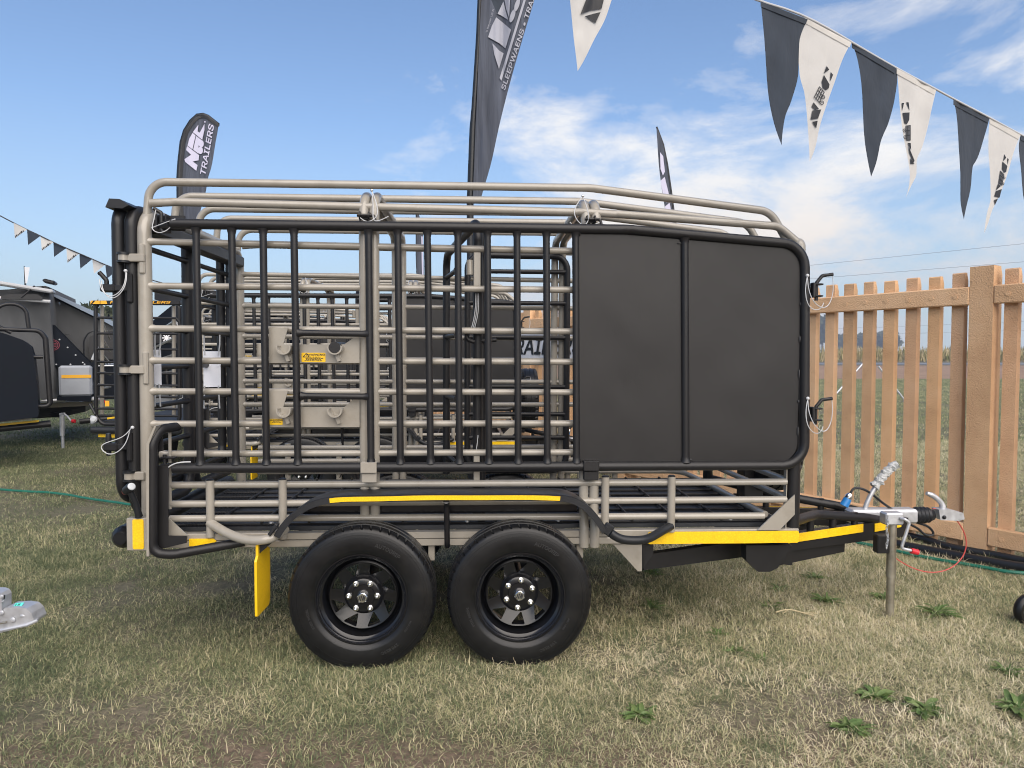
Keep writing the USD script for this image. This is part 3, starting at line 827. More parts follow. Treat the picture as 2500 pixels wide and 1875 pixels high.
def tyre_mesh():
    hw = 0.095
    prof = [(.205, -hw * .78), (.212, -hw * .90), (.225, -hw * .97), (.232, -hw * 1.005), (.236, -hw * 1.005), (.250, -hw * 1.03), (.268, -hw * 1.035), (.285, -hw * 1.015), (.2855, -hw * 1.03), (.292, -hw * 1.012), (.2925, -hw * .995), (.303, -hw * .97), (.3032, -hw * .985), (.308, -hw * .965),
            (.314, -hw * .93), (.321, -hw * .84), (.3262, -hw * .68), (.3285, -hw * .56), (.322, -hw * .54), (.322, -hw * .46), (.3295, -hw * .44), (.330, -hw * .1), (.323, -hw * .08), (.323, hw * .0)]
    prof += [(r, -y) for r, y in prof[::-1][1:]]
    prof = [(r_ + (.010 if r_ > .29 else .005 if r_ > .25 else 0), y_) for r_, y_ in prof]
    n = 240

    def notch(v, ang, p):
        r = p[:, 0]
        sel = (r > .319) & (np.abs(p[:, 1]) < hw * .90) & (np.abs(p[:, 1]) > hw * .58)
        cut = (np.arange(n) % 5 == 0)
        f = np.where(cut[:, None] & sel[None], 0.972, 1.0)
        v[..., 0] *= f
        v[..., 1] *= f
        return v
    return lathe(prof, n, notch)


def rim_mesh():
    out = lathe([(.150, -.005), (.152, -.010), (.160, -.006), (.163, .028), (.166, .040), (.172, .044), (.178, .040), (.180, -.030), (.184, -.052), (.196, -.060), (.199, -.070), (.208, -.074), (.212, -.080), (.211, -.086), (.206, -.086), (.203, -.078), (.198, -.073)][::-1]
                + [(.150, -.005), (.150, .03), (.17, .06), (.205, .07)], 72)
    disc = Point(0, 0).buffer(.1555, quad_segs=18).difference(Point(0, 0).buffer(.060, quad_segs=10))
    for k in range(8):
        t = affinity.rotate(Polygon([(-.026, .143), (.026, .143), (-.012, .100)]).buffer(.005, quad_segs=3), 45 * k + 20, origin=(0, 0))
        disc = disc.difference(t)
    d = extrude(disc, .005)
    d = d.subdivide_to_size(.03)
    v = np.array(d.vertices)
    r = np.hypot(v[:, 0], v[:, 1])
    v[:, 2] += -.028 + np.clip((.155 - r) / .075, 0, 1) * .026
    d.vertices = v
    hub = lathe([(.028, -.036), (.034, -.036), (.052, -.035), (.054, -.030), (.072, -.028), (.080, -.024), (.090, -.008), (.094, -.004), (.096, .004)], 48)
    return out, d, hub


TYRE, (RIM, DISC, HUB) = tyre_mesh(), rim_mesh()
CAPM = lathe([(0, -.064), (.020, -.064), (.0245, -.060), (.026, -.056), (.027, -.038), (.030, -.034)], 30)
NUT = cat([trimesh.creation.cylinder(.0105, .018, sections=6), moved(trimesh.creation.icosphere(2, .0085), (0, 0, -.009)), moved(trimesh.creation.cylinder(.0135, .004, sections=16), (0, 0, .008))])


def arc_text(s, height, radius, centre_deg, outward=True):
    m = meshkit.text_mesh(s, height, .0015, True)
    v = np.array(m.vertices)
    w = v[:, 0].max()
    th = math.radians(centre_deg) - (v[:, 0] - w / 2) / radius
    rr = radius + v[:, 1]
    m.vertices = np.c_[rr * np.cos(th), rr * np.sin(th), -.0978 - v[:, 2] - 0 * rr]
    return m


def to_wheel(m):
    """z of the turned meshes (negative = outside) becomes y"""
    v = np.array(m.vertices)
    return trimesh.Trimesh(np.c_[v[:, 0], v[:, 2], v[:, 1]], m.faces[:, ::-1], process=False)


def wheel(parent, name, loc, rot, spin):
    w = thing(name, loc=loc, rot=rot, parent=parent)
    sp = trimesh.transformations.rotation_matrix(math.radians(spin), [0, 0, 1])
    turn = lambda m: to_wheel(m.copy().apply_transform(sp))
    obj('tyre', turn(TYRE), 'rubber', w, 32)
    for txt, hgt, rad, ang in (('AUTOGRIP', .017, .255, 62), ('STEEL RADIAL', .010, .243, 200), ('195 R15C', .013, .258, 300), ('MAX LOAD', .008, .243, 330)):
        obj('tyre_lettering', turn(arc_text(txt, hgt, rad, ang - spin)), 'tyre_print', w, False)
    obj('rim', turn(RIM), 'black_gloss', w, 40)
    obj('rim_disc', turn(DISC), 'black_gloss', w, 40)
    obj('hub', turn(HUB), 'black_gloss', w, 40)
    c = obj('hub_cap', turn(CAPM), 'chrome', w, 40)
    for k in range(6):
        a = math.radians(60 * k)
        obj('wheel_nut', turn(moved(NUT, (.066 * math.cos(a), .066 * math.sin(a), -.040))), 'chrome', w, 30)
    lg = [affinity.affine_transform(g_, [1, .28, 0, 1, 0, 0]) for g_ in (
        LineString([(-.012, -.007), (-.012, .010)]).buffer(.0026, cap_style='flat'), LineString([(-.012, -.006), (-.016, -.010)]).buffer(.0024), LineString([(-.004, -.012), (-.004, .012)]).buffer(.0026, cap_style='flat'),
        LineString([(.004, -.012), (.004, .012)]).buffer(.0024, cap_style='flat'), LineString([(.004, .011), (.012, -.011)]).buffer(.0022, cap_style='flat'), LineString([(.012, -.012), (.012, .012)]).buffer(.0024, cap_style='flat'))]
    t = extrude(unary_union(lg).intersection(Point(0, 0).buffer(.019)), .0012)
    obj('emblem', to_wheel(moved(t, (0, 0, -.0654))), 'ink', w, False)
    return w


yw = -.16 + .075
wl = tl(D(785, 1287), -.16)
wr = tl(D(1127, 1281), -.16)
zw = TR + .0
for x, sp in ((wl[0] - .008, 0), (wr[0] - .008, 23)):
    w_ = wheel(tr, 'wheel', (x, yw, zw - .010), (0, 0, 0), sp)
    w_ = wheel(tr, 'wheel', (x, WID - yw, zw - .010), (0, 0, 180), sp)
    part('axle', bar((x, yw + .06, zw + .02), (x, WID - yw - .06, zw + .02), .028, 12), 'black_satin')
print('wheel x', wl, wr)
wheel(tr, 'spare_wheel', (xf + .19, .80, .98), (0, 0, 90), 12)
part('spare_bracket', cbox((xf + .03, .74, .6), (xf + .15, .86, 1.05), .005), 'black_satin')

# mudguard
mg = [Z5(1478, 1445), Z5(1545, 1345), Z5(1660, 1240), Z5(1790, 1175), Z6(34, 1146), Z6(300, 1136), Z6(700, 1127), Z6(1200, 1126), Z6(1760, 1131), Z6(1880, 1146), Z6(1985, 1195), Z6(2075, 1280), Z7(265, 1405)]
mp = spline([tl(p, -.19) for p in mg], 64)
for ys, sgn in ((0.0, 1), (WID, -1)):
    nrm = np.gradient(mp[:, [0, 2]], axis=0)
    nrm /= np.linalg.norm(nrm, axis=1, keepdims=True)
    nx, nz = -nrm[:, 1], nrm[:, 0]
    sec = [(-.012, -.004), (-.186, 0), (-.190, -.003), (-.190, -.030), (-.184, -.030), (-.184, -.008), (-.012, -.010)]
    v = np.stack([np.stack([mp[:, 0] + nx * h, np.full(len(mp), ys + sgn * y), mp[:, 2] + nz * h], 1) for y, h in sec], 1)
    n, k = len(mp), len(sec)
    i, j = np.meshgrid(np.arange(n - 1), np.arange(k), indexing='ij')
    qd = np.stack([i * k + j, i * k + (j + 1) % k, (i + 1) * k + (j + 1) % k, (i + 1) * k + j], -1).reshape(-1, 4)
    m = trimesh.Trimesh(v.reshape(-1, 3), np.vstack([qd[:, [0, 1, 2]], qd[:, [0, 2, 3]], [[0, 1, 2], [0, 2, 6], [2, 3, 5], [3, 4, 5]], np.array([[0, 2, 1], [0, 6, 2], [2, 5, 3], [3, 5, 4]]) + (n - 1) * k]), process=False)
    if sgn > 0:
        m.faces = m.faces[:, ::-1]
    gp = part('mudguard', m, 'plastic_black', smooth=40)
    i0, i1 = np.argmin(np.abs(mp[:, 0] - tlx(Z6(34, 1146), -.19))), np.argmin(np.abs(mp[:, 0] - tlx(Z6(1780, 1131), -.19)))
    sec2 = [(-.1905, -.006), (-.1925, -.006), (-.1925, -.027), (-.1905, -.027)]
    sl = slice(i0, i1 + 1)
    v = np.stack([np.stack([mp[sl, 0] + nx[sl] * h, np.full(i1 + 1 - i0, ys + sgn * y), mp[sl, 2] + nz[sl] * h], 1) for y, h in sec2], 1)
    n, k = len(v), 4
    i, j = np.meshgrid(np.arange(n - 1), np.arange(k), indexing='ij')
    qd = np.stack([i * k + j, i * k + (j + 1) % k, (i + 1) * k + (j + 1) % k, (i + 1) * k + j], -1).reshape(-1, 4)
    m = trimesh.Trimesh(v.reshape(-1, 3), np.vstack([qd[:, [0, 1, 2]], qd[:, [0, 2, 3]], [[0, 1, 2], [0, 2, 3]], np.array([[0, 2, 1], [0, 3, 2]]) + (n - 1) * k]), process=False)
    if sgn < 0:
        m.faces = m.faces[:, ::-1]
    part('reflector_strip', m, 'reflector', smooth=False)
    x0, x1 = tlx(Z5(1700, 1230), .02), tlx(Z6(1925, 1230), .02)
    z0, z1 = tl(Z6(1000, 1272), .02)[2], tl(Z6(1000, 1100), .02)[2]
    part('splash_panel', plate_xz(Polygon([(x0, z0), (x1, z0), (x1, z1 - .02), (x1 - .1, z1), (x0 + .25, z1), (x0 + .08, z1 - .05)]), ys + sgn * .022, ys + sgn * .028), 'black_gloss', smooth=False)
a, b = tl(Z6(918, 1175), -.10), tl(Z6(922, 1525), -.10)
part('mudguard_stay', tube(fillet([(a[0], -.16, a[2] + .01), (a[0], -.10, a[2] - .01), (b[0], -.10, b[2]), (b[0], -.05, b[2] - .01)], .03), .0135, 12), 'black_gloss')
part('mudguard_arm', tube(spline([tl(Z5(985, 1345), -.03), tl(Z5(1080, 1405), -.07), tl(Z5(1220, 1465), -.13), tl(Z5(1340, 1483), -.165), tl(Z5(1450, 1468), -.17), tl(Z5(1570, 1390), -.10)], 26), .0215, 14), 'tan_paint')
part('mudguard_arm', tube(spline([tl(Z7(285, 1425), -.17), tl(Z7(350, 1465), -.17), tl(Z7(450, 1483), -.165), tl(Z7(540, 1478), -.15), tl(Z7(650, 1430), -.09), tl(Z7(752, 1372), -.035)], 26), .0205, 14), 'pipe_black')
c0, c1 = tl(Z7(235, 1350), -.175), tl(Z7(290, 1440), -.175)
part('mudguard_clip', moved(cbox((-.022, -.012, -.026), (.022, .012, .026), .005), (c0 + c1) / 2, ry=math.radians(35)), 'plastic_black')
a = tl(Z5(1480, 1395), -.18)
part('mudguard_clip', moved(cbox((-.008, -.02, -.03), (.008, .02, .03), .003), a, ry=math.radians(35)), 'plastic_black')
# yellow mud flap
ZM = zone(500, 1200, 300 / 1422)
xm_ = tlx(ZM(590, 1000), -.185)
zb, zt_, zn = tl(ZM(590, 1455), -.185)[2], tl(ZM(620, 600), -.185)[2], tl(ZM(580, 810), -.185)[2]
fl = Polygon([(-.185, zb), (-.02, zb), (-.005, zb + .02), (-.005, zt_), (-.166, zt_), (-.166, zn + .02), (-.187, zn)]).buffer(-.008).buffer(.008, quad_segs=4)
m = plate_yz(fl, -.0055, .0055).subdivide_to_size(.04)
v = np.array(m.vertices)
v[:, 0] += xm_ + .02 * ((zt_ - v[:, 2]) / (zt_ - zb)) ** 2 * 0 + .03 * (v[:, 1] + .185) + .012 * np.sin((v[:, 2] - zb) * 9) * (v[:, 1] + .185)
m.vertices = v
part('mud_flap', m, 'yellow_plastic', smooth=40)
part('flap_bracket', plate_xz(Polygon([tuple(tl(ZM(*q), -.1)[[0, 2]]) for q in ((640, 590), (910, 470), (780, 590), (635, 715))]), -.15, -.06), 'black_satin', smooth=False)

# guard tube and black plate at the near rear corner
part('corner_guard', tube(fillet([tl(Z5(742, 605), .0), tl(Z5(600, 625), -.10), tl(Z5(545, 730), -.13), tl(Z5(545, 1585), -.13), tl(Z5(720, 1590), -.12), tl(Z5(1255, 1492), -.05)], [.06, .10, .05, .2], 7), .0215, 14), 'black_satin')
P = Polygon([tuple(tl(Z5(*q), -.09)[[0, 2]]) for q in ((575, 640), (620, 655), (632, 790), (590, 800), (592, 905), (668, 905), (668, 1445), (812, 1450), (812, 1500), (560, 1560))])
part('guard_plate', plate_xz(P, -.095, -.088), 'black_satin', smooth=False)
P = Polygon([tuple(tl(Z5(*q), -.15)[[0, 2]]) for q in ((560, 600), (575, 600), (520, 740), (518, 1605), (500, 1605), (498, 740))])
part('guard_edge', plate_xz(P, -.153, -.10), 'tan_paint', smooth=False)
P = Polygon([tuple(tl(Z5(*q), -.04)[[0, 2]]) for q in ((668, 1310), (815, 1445), (668, 1445))])
part('gusset', plate_xz(P, -.042, -.034), 'tan_paint', smooth=False)
a, b = tl(Z5(345, 1312), -.10), tl(Z5(505, 1560), -.10)
part('lamp_plate', cbox((a[0], -.105, b[2]), (b[0], -.06, a[2]), .003), 'tan_paint', smooth=False)
a, b = tl(Z5(390, 1320), -.106), tl(Z5(480, 1550), -.106)
part('reflector_strip', plate_xz(rounded(a[0], b[2], b[0], a[2], .008), -.1085, -.1055), 'reflector', smooth=False)
c, s0 = tl(Z5(362, 1085), -.13), tl(Z5(440, 1300), -.10)
part('lamp_stalk', tube([s0, (s0 + c) / 2 + np.array([.008, 0, 0]), c], [.017, .012, .015], 12), 'pipe_black')
lam = lathe([(0, -.028), (.019, -.028), (.021, -.022), (.0215, .022), (.019, .028), (0, .028)], 20)
ax = trimesh.transformations.rotation_matrix(math.radians(62), [0, 1, 0])
sw = trimesh.transformations.rotation_matrix(math.radians(-38), [0, 0, 1])
lamp = lambda m: m.copy().apply_transform(ax).apply_transform(sw).apply_translation(c)
lp = part('marker_lamp', lamp(lam), 'pipe_black')
part('white_lens', lamp(lathe([(0, .033), (.012, .033), (.016, .032), (.0175, .028)], 20)), 'lens_white', lp, True)
part('red_lens', lamp(lathe([(.0185, -.028), (.016, -.036), (.009, -.040), (0, -.041)], 20)), 'red_plastic', lp, True)
c = tl(Z5(290, 1470), -.08)
part('bumper_roller', tube([c + (.0, 0, 0), c + (.0, .03, 0), c + (0, WID + .1, 0)], [.030, .052, .052], 16), 'rubber')
part('marker_stem', bar(tl(Z5(678, 640), -.02), tl(Z5(682, 1240), -.02), .0075, 8), 'tan_paint')

# rear gates
xg1, xg2 = tlx(Z2(385, 700), 0.0), tlx(Z2(272, 700), -0.01)
zg0 = 0.70
hz = [tl((371, a), 0)[2] for a, _ in rows]
for (y0, y1), far in (((.0, WID / 2 - .032), 0), ((WID / 2 + .032, WID), 1)):
    part('gate_frame', tube(np.vstack([fillet([(xg1, (y0 + y1) / 2, zr + .01), (xg1, y1, zr + .01), (xg1, y1, zg0), (xg1, y0, zg0), (xg1, y0, zr + .01), (xg1, (y0 + y1) / 2, zr + .01)], .09, 6)]), .029, 14, cap=False), 'black_satin')
    for k in range(7):
        zz = 1.965 - k * .193
        part('gate_bar', flared((xg1, y0 + .02, zz), (xg1, y1 - .02, zz), .0140), 'black_satin')
part('gate_frame', tube(fillet([(xg2, WID / 2, zr + .03), (xg2, WID, zr + .03), (xg2, WID, zg0 + .06), (xg2, .0, zg0 + .06), (xg2, 0, zr + .03), (xg2, WID / 2, zr + .03)], .10, 6), .027, 14, cap=False), 'black_satin')
a, b = tl(Z2(205, 345), -.02), tl(Z2(385, 280), -.02)
part('gate_stop', plate_xz(Polygon([(a[0], a[2]), (a[0] + .018, b[2]), (b[0] - .04, b[2] - .002), (b[0], a[2] + .012), (b[0] - .03, a[2] - .004)]), -.05, .05), 'black_satin', smooth=False)
for zone_, v in ((Z2, 725), (Z2, 1588), (Z5, 985)):
    dx = -26 if zone_ is Z5 else 0
    a, b = tl(zone_(330 + (10 if v == 1588 else 0) + (45 if zone_ is Z5 else 0), v - 32), -.035), tl(zone_(490, v + 32), -.035)
    hg = part('hinge', cbox((a[0], -.045, b[2]), (b[0] - .002, -.02, a[2]), .004), 'tan_paint', smooth=False)
    part('hinge_barrel', moved(trimesh.creation.cylinder(.0245, a[2] - b[2] + .004, sections=20), (a[0] - .004, -.034, (a[2] + b[2]) / 2)), 'tan_paint', hg)
    for s in (a[2], b[2]):
        part('hinge_washer', moved(trimesh.creation.cylinder(.0300, .010, sections=20), (a[0] - .004, -.034, s)), 'pipe_black', hg)
for zone_, v0, v1 in ((Z2, 615, 850), (Z5, 25, 280)):
    a, b = tl(zone_(440 if zone_ is Z2 else 470, v0), -.03), tl(zone_(490 if zone_ is Z2 else 515, v1), -.03)
    part('post_plate', cbox((a[0], -.040, b[2]), (b[0], -.02, a[2]), .006), 'tan_paint', smooth=False)


def cable(pts, parent=tr, r=.0020, name='safety_cable'):
    return part(name, tube(spline(pts, 34), r, 6), 'cable_white', parent)


for zone_, v, e in ((Z2, 965, 0), (Z5, 765, 1)):
    a, b = tl(zone_(150 + 25 * e, v - 35), -.03), tl(zone_(262 + 25 * e, v + 25), -.03)
    lt = part('latch', cbox((a[0], -.05, b[2]), (b[0], .0, a[2]), .006), 'black_satin', smooth=False)
    a2, b2 = tl(zone_(255, v - 28), -.03), tl(zone_(360, v + 18), -.03)
    part('latch_arm', cbox((a2[0], -.042, b2[2]), (b2[0], -.012, a2[2]), .004), 'black_satin', lt, False)
    a3, b3 = tl(zone_(345, v - 122), -.035), tl(zone_(392, v + 108), -.035)
    part('latch_plate', cbox((a3[0], -.045, b3[2]), (b3[0], -.02, a3[2]), .006), 'black_satin', lt, False)
    p0 = tl(zone_(190 + 15 * e, v - 35), -.03)
    if e == 0:
        part('latch_pin', tube(fillet([p0, p0 + (.0, 0, .02), p0 + (-.03, -.005, .055)], .015), .010, 10), 'black_satin', lt)
        cable([tl(zone_(135, 890), -.05), tl(zone_(150, 960), -.06), tl(zone_(220, 1020), -.07), tl(zone_(300, 975), -.07), tl(zone_(340, 835), -.06)], lt)
        cable([tl(zone_(150, 900), -.05), tl(zone_(170, 985), -.06), tl(zone_(235, 1035), -.075), tl(zone_(320, 965), -.075), tl(zone_(345, 840), -.06)], lt)
        cap = tl(zone_(337, 825), -.055)
    else:
        part('latch_pin', tube([p0 + (0, 0, -.06), p0 + (0, 0, .02), p0 + (0, 0, .045)], [.010, .014, .010], 10), 'pipe_black', lt)
        cable([tl(zone_(385, 610), -.05), tl(zone_(300, 690), -.06), tl(zone_(150, 770), -.07), tl(zone_(200, 815), -.07), tl(zone_(300, 780), -.06), tl(zone_(370, 630), -.05)], lt)
        cap = tl(zone_(390, 612), -.055)
    part('cable_end', trimesh.creation.icosphere(2, .008).apply_translation(cap), 'cable_white', lt)

# latch at the panel's top rear end, and the pins that lock the hoops
a = tl(Z2(630, 450), -.03)
lt = part('latch', cat([cbox(a + (-.03, -.02, -.035), a + (-.022, .03, .035), .003), cbox(a + (.012, -.02, -.035), a + (.020, .03, .035), .003), cbox(a + (-.03, .02, -.035), a + (.09, .028, .035), .003)]), 'black_satin', smooth=False)
part('latch_pin', tube(fillet([a + (.04, -.01, -.045), a + (-.005, -.01, -.045), a + (-.005, -.01, .04), a + (-.04, -.01, .06)], .01), .009, 8), 'black_satin', lt)
cable([tl(Z2(570, 355), -.05), tl(Z2(550, 450), -.055), tl(Z2(545, 500), -.06), tl(Z2(600, 530), -.07), tl(Z2(680, 490), -.07), tl(Z2(720, 425), -.08)], lt)
cable([tl(Z2(535, 495), -.05), tl(Z2(600, 470), -.07), tl(Z2(720, 425), -.08)], lt)
part('panel_end', tube([(fr[0][0], YB, fr[0][2]), (fr[0][0] - .05, -.03, fr[0][2] - .005), (xr + .05, .02, fr[0][2] - .01)], .022, 14), 'black_satin')
part('gate_track', cbox((xr - .035, .03, zr - .10), (xr + .045, WID - .03, zr - .034), .008), 'black_satin', smooth=False)
for u0, u1, vc, st in ((250, 320, 400, (340, 205)), (2000, 2060, 430, (1968, 250))):
    a, b = tl(Z3(u0, vc), -.035), tl(Z3(u1, vc), -.035)
    lt = part('latch', cat([plate_yz(Point(-.045, a[2]).buffer(.018).union(sbox(-.045, a[2] - .024, -.01, a[2] + .018)), x - .003, x + .003) for x in (a[0], b[0])] + [cbox((a[0] - .003, -.028, a[2] - .016), (b[0] + .003, -.018, a[2] + .010), .002)]), 'black_satin', smooth=False)
    part('latch_pin', tube(fillet([(a[0] - .012, -.045, a[2]), (b[0] + .022, -.045, a[2]), (b[0] + .03, -.05, a[2] - .025)], .01), .0075, 8), 'black_satin', lt)
    s = tl(Z3(*st), -.03)
    cable([s, tl(Z3(st[0] + 40, st[1] + 120), -.05), tl(Z3(st[0] + 35, st[1] + 200), -.06), tl(Z3(st[0] - 30, st[1] + 240), -.06), tl(Z3(st[0] - 100, st[1] + 200), -.05)], lt)
    cable([s, tl(Z3(st[0] - 60 if u0 > 900 else st[0] + 10, st[1] + 150), -.05), tl(Z3(st[0] + 20, st[1] + 230), -.06), tl(Z3(st[0] + 130, st[1] + 200), -.06)], lt)
    part('cable_end', trimesh.creation.icosphere(2, .007).apply_translation(s), 'chrome', lt)
# pins at the front edge
for zone_, uu, vv in ((Z4, 1855, 975), (Z7, 1850, 510)):
    c = tl(zone_(uu, vv), YB)
    lt = part('latch', cat([cbox(c + (-.012, -.018, -.036), c + (.002, .018, .036), .003), cbox(c + (.0, -.018, .024), c + (.040, .018, .032), .003), cbox(c + (.0, -.018, -.032), c + (.040, .018, -.024), .003)]), 'black_satin', smooth=False)
    top = c + (.012, 0, .035)
    part('latch_pin', tube(fillet([c + (.012, 0, -.05), top, top + (.028, 0, .035), top + (.080, 0, .042)], .014), .0085, 10), 'black_satin', lt)
    hk = tl(zone_(1805 if zone_ is Z4 else 1808, 862 if zone_ is Z4 else 388), YB - .03)
    e = top + (.078, 0, .04)
    cable([hk, hk + (.002, -.01, -.06), hk + (.035, -.01, -.130), c + (.06, -.01, -.078), c + (.092, 0, -.02), e], lt)
    cable([hk, hk + (-.012, -.01, -.08), hk + (.012, -.01, -.150), c + (.032, -.01, -.085), c + (.05, -.0, -.06)], lt)
    part('cable_end', trimesh.creation.icosphere(2, .0085).apply_translation(hk), 'cable_white', lt)

# zip-tied lower end of the panel
a = tl(Z5(690, 870), -.05)
lt = part('latch', cat([cbox(a + (-.045, -.02, -.02), a + (.02, .02, -.012), .003), cbox(a + (-.045, -.02, .012), a + (.02, .02, .02), .003), bar(a + (-.03, 0, -.05), a + (-.03, 0, .03), .009, 8)]), 'black_satin', smooth=False)
cable([tl(Z5(840, 878), -.09), tl(Z5(740, 885), -.095), tl(Z5(680, 910), -.09), tl(Z5(585, 1015), -.09)], lt, .003)

# hinged gate inside, on the far side, and the centre partition
yg = WID - .05
ga, gb = tl(Z3(1080, 705), yg), tl(Z3(1850, 705), yg)
gz = tl(Z6(1300, 940), yg)[2]
gx0, gx1 = ga[0], gb[0]
part('gate_frame', tube(fillet([((gx0 + gx1) / 2, yg, ga[2]), (gx1, yg, ga[2]), (gx1, yg, gz), (gx0, yg, gz), (gx0, yg, ga[2]), ((gx0 + gx1) / 2, yg, ga[2])], .09, 6), .021, 12, cap=False), 'black_satin')
for zone_, v in ((Z3, 832), (Z3, 1075), (Z3, 1340), (Z6, 298), (Z6, 510), (Z6, 690)):
    zz = tl(zone_(1500, v), yg)[2]
    part('gate_bar', flared((gx0, yg, zz), (gx1, yg, zz), .0150), 'black_satin')
n0, n1 = tl(Z3(1160, 440), .06), tl(Z3(905, 700), WID - .06)
n1 = np.array([n0[0] - .20, WID - .06, n0[2]])
zlow = zd + .05
part('partition_frame', tube(fillet([(n0[0], .06, zlow), n0, n1, (n1[0], n1[1], zlow)], .10, 7), .024, 14), 'black_satin')
for k in range(7):
    s = .10 + k * .135
    zz = n0[2] * (1 - s) + zlow * s
    if k % 2 == 0:
        part('partition_bar', flared((n0[0] - .12, .85, zz), (n1[0], n1[1], zz), .0150), 'black_satin')
xp = tlx(Z3(1190, 900), .10)
part('partition_post', bar((xp, .10, zd), (xp, .10, zr - .02), .021, 14), 'black_satin')
zp1, zp0 = tl(Z3(1155, 680), .0)[2], tl(Z3(1155, 945), .0)[2]
xk = tlx(Z3(1155, 800), -.0)
hg = part('hinge', cbox((xk - .018, -.004, zp0), (xk + .016, .006, zp1), .003), 'tan_paint', smooth=False)
part('hinge_barrel', moved(trimesh.creation.cylinder(.017, .07, sections=14), (xk - .036, .02, (zp0 + zp1) / 2 + .01)), 'tan_paint', hg)
zp1, zp0 = tl(Z6(1180, 815), .0)[2], tl(Z6(1180, 1030), .0)[2]
part('hinge', cbox((xk - .016, -.004, zp0), (xk + .014, .006, zp1), .003), 'tan_paint', smooth=False)
c = tl(Z3(1110, 1340), .05)
lt = part('latch', tube(fillet([c + (-.03, 0, .05), c + (-.02, 0, -.01), c + (.01, 0, -.02), c + (.12, .02, -.01)], .015), .011, 10), 'black_satin')
for du in (0, 12, 24):
    cable([tl(Z3(1140 + du, 1000), .03), tl(Z3(1135 + du, 1150), .03), tl(Z3(1100 + du, 1300), .04)], lt, .002)
cable([tl(Z6(1160, 670), .03), tl(Z6(1150, 760), .03), tl(Z6(1140, 810), .03)], lt, .002)

# drawbar: A-frame beams, guard tubes, coupling
zb_ = 0.44
tip = np.array([2.62, WID / 2, zb_])
for s, y0 in ((1, .02), (-1, WID - .02)):
    a = np.array([tlx(ZU(215, 390), 0.0), y0, zb_])
    b = np.array([2.66, WID / 2 - s * .07, zb_ + .02])
    d = (b - a) / np.linalg.norm(b - a)
    n_ = np.array([-d[1], d[0], 0])

    def beam(p, q, h0, h1, t):
        pts = []
        for e, hh in ((p, h0), (q, h1)):
            for sy in (-t / 2, t / 2):
                for sz in hh:
                    pts.append(e + n_ * sy + np.array([0, 0, sz]))
        return trimesh.convex.convex_hull(np.array(pts))
    L = np.linalg.norm(b - a)
    part('drawbar_beam', beam(a, a + d * L, (-.040, .035), (-.050, .055), .045), 'black_satin', smooth=False)
    part('drawbar_skirt', beam(a + d * (.46 * L), a + d * (.74 * L), (-.125, -.038), (-.10, -.04), .006), 'black_satin', smooth=False)
    part('drawbar_gusset', beam(a + d * (.36 * L), a + d * (.52 * L), (-.07, .10), (-.125, .10), .05), 'black_satin', smooth=False)
    for t0, t1 in ((.50, .80), (.85, .965)):
        p, q2 = a + d * (t0 * L) - s * n_ * .0265, a + d * (t1 * L) - s * n_ * .0265
        pts = []
        for e, ex in ((p, 0), (q2, .008)):
            for sy in (-.0025, .0025):
                for sz in (.000 + ex, .046 + ex):
                    pts.append(e + n_ * sy + np.array([0, 0, sz]))
        part('reflector_strip', trimesh.convex.convex_hull(np.array(pts)), 'reflector', smooth=False)
    h0, h1 = tl(Z8(185, 1372), .05)[2], tl(Z8(850, 1368), .40)[2]
    g0 = np.array([xf + .02, y0 + s * .03, h0])
    lv_ = lambda q, z_: np.array([q[0], q[1], z_])
    gpts = [g0, lv_(a + d * (.62 * L), h0 * .5 + h1 * .5), lv_(a + d * (.82 * L), h1 - .004), a + d * (.95 * L) + (0, 0, .03)]
    part('guard_tube', tube(fillet(gpts, [.2, .10], 7), .0260, 16), 'black_satin')
    for t_ in (.50, .60, .69, .78):
        p = a + d * (t_ * L)
        part('guard_stub', bar(p + (0, 0, .03), lv_(p, (h0 + h1) / 2 - .01), .019, 12), 'black_satin')
part('front_gusset', plate_xz(Polygon([tuple(tl(ZU(*q), -.02)[[0, 2]]) for q in ((-10, 248), (212, 248), (212, 456), (180, 456))]), -.022, .03), 'tan_paint', smooth=False)
part('drawbar_mount', plate_xz(Polygon([tuple(tl(ZU(*q), -.0)[[0, 2]]) for q in ((214, 250), (300, 250), (300, 330), (214, 445))]), .0, .04), 'black_satin', smooth=False)
part('undertray', plate_xz(Polygon([tuple(tl(ZU(*q), .06)[[0, 2]]) for q in ((1000, 245), (1350, 245), (1240, 420), (1180, 448), (1090, 448), (1000, 360))]), .03, .10), 'black_satin', smooth=False)

YC = WID / 2
ct = lambda u, v: tl(Z8(u, v), YC)
a, b = ct(625, 1310), ct(1225, 1300)
part('overrun_housing', cat([cbox((a[0], YC - .05, b[2] - .055), (b[0], YC + .05, b[2] + .03), .014)]), 'galvanised', smooth=30)
prof = [(0.028, 0)] + [(r_, z_ * .0118) for z_, r_ in enumerate((.044, .050, .044, .050, .044, .050, .043, .047, .038))] + [(.030, .115), (.0, .115)]
bl = lathe(prof, 24)
bl = moved(bl.apply_transform(trimesh.transformations.rotation_matrix(math.pi / 2, [0, 1, 0])), (b[0], YC, b[2] - .012))
part('bellows', bl, 'pipe_black')
P = Polygon([tuple(ct(*q)[[0, 2]]) for q in ((1420, 1262), (1520, 1262), (1570, 1280), (1625, 1292), (1636, 1340), (1590, 1352), (1430, 1345))]).buffer(.004)
part('coupling_head', cat([plate_xz(P, YC - .035, YC + .035), moved(trimesh.creation.icosphere(2, .030), ct(1600, 1322) + (0, 0, -.004))]), 'galvanised', smooth=30)
part('coupling_pivot', moved(trimesh.creation.icosphere(2, .012), ct(1458, 1325) + (0, -.036, 0)), 'pipe_black')
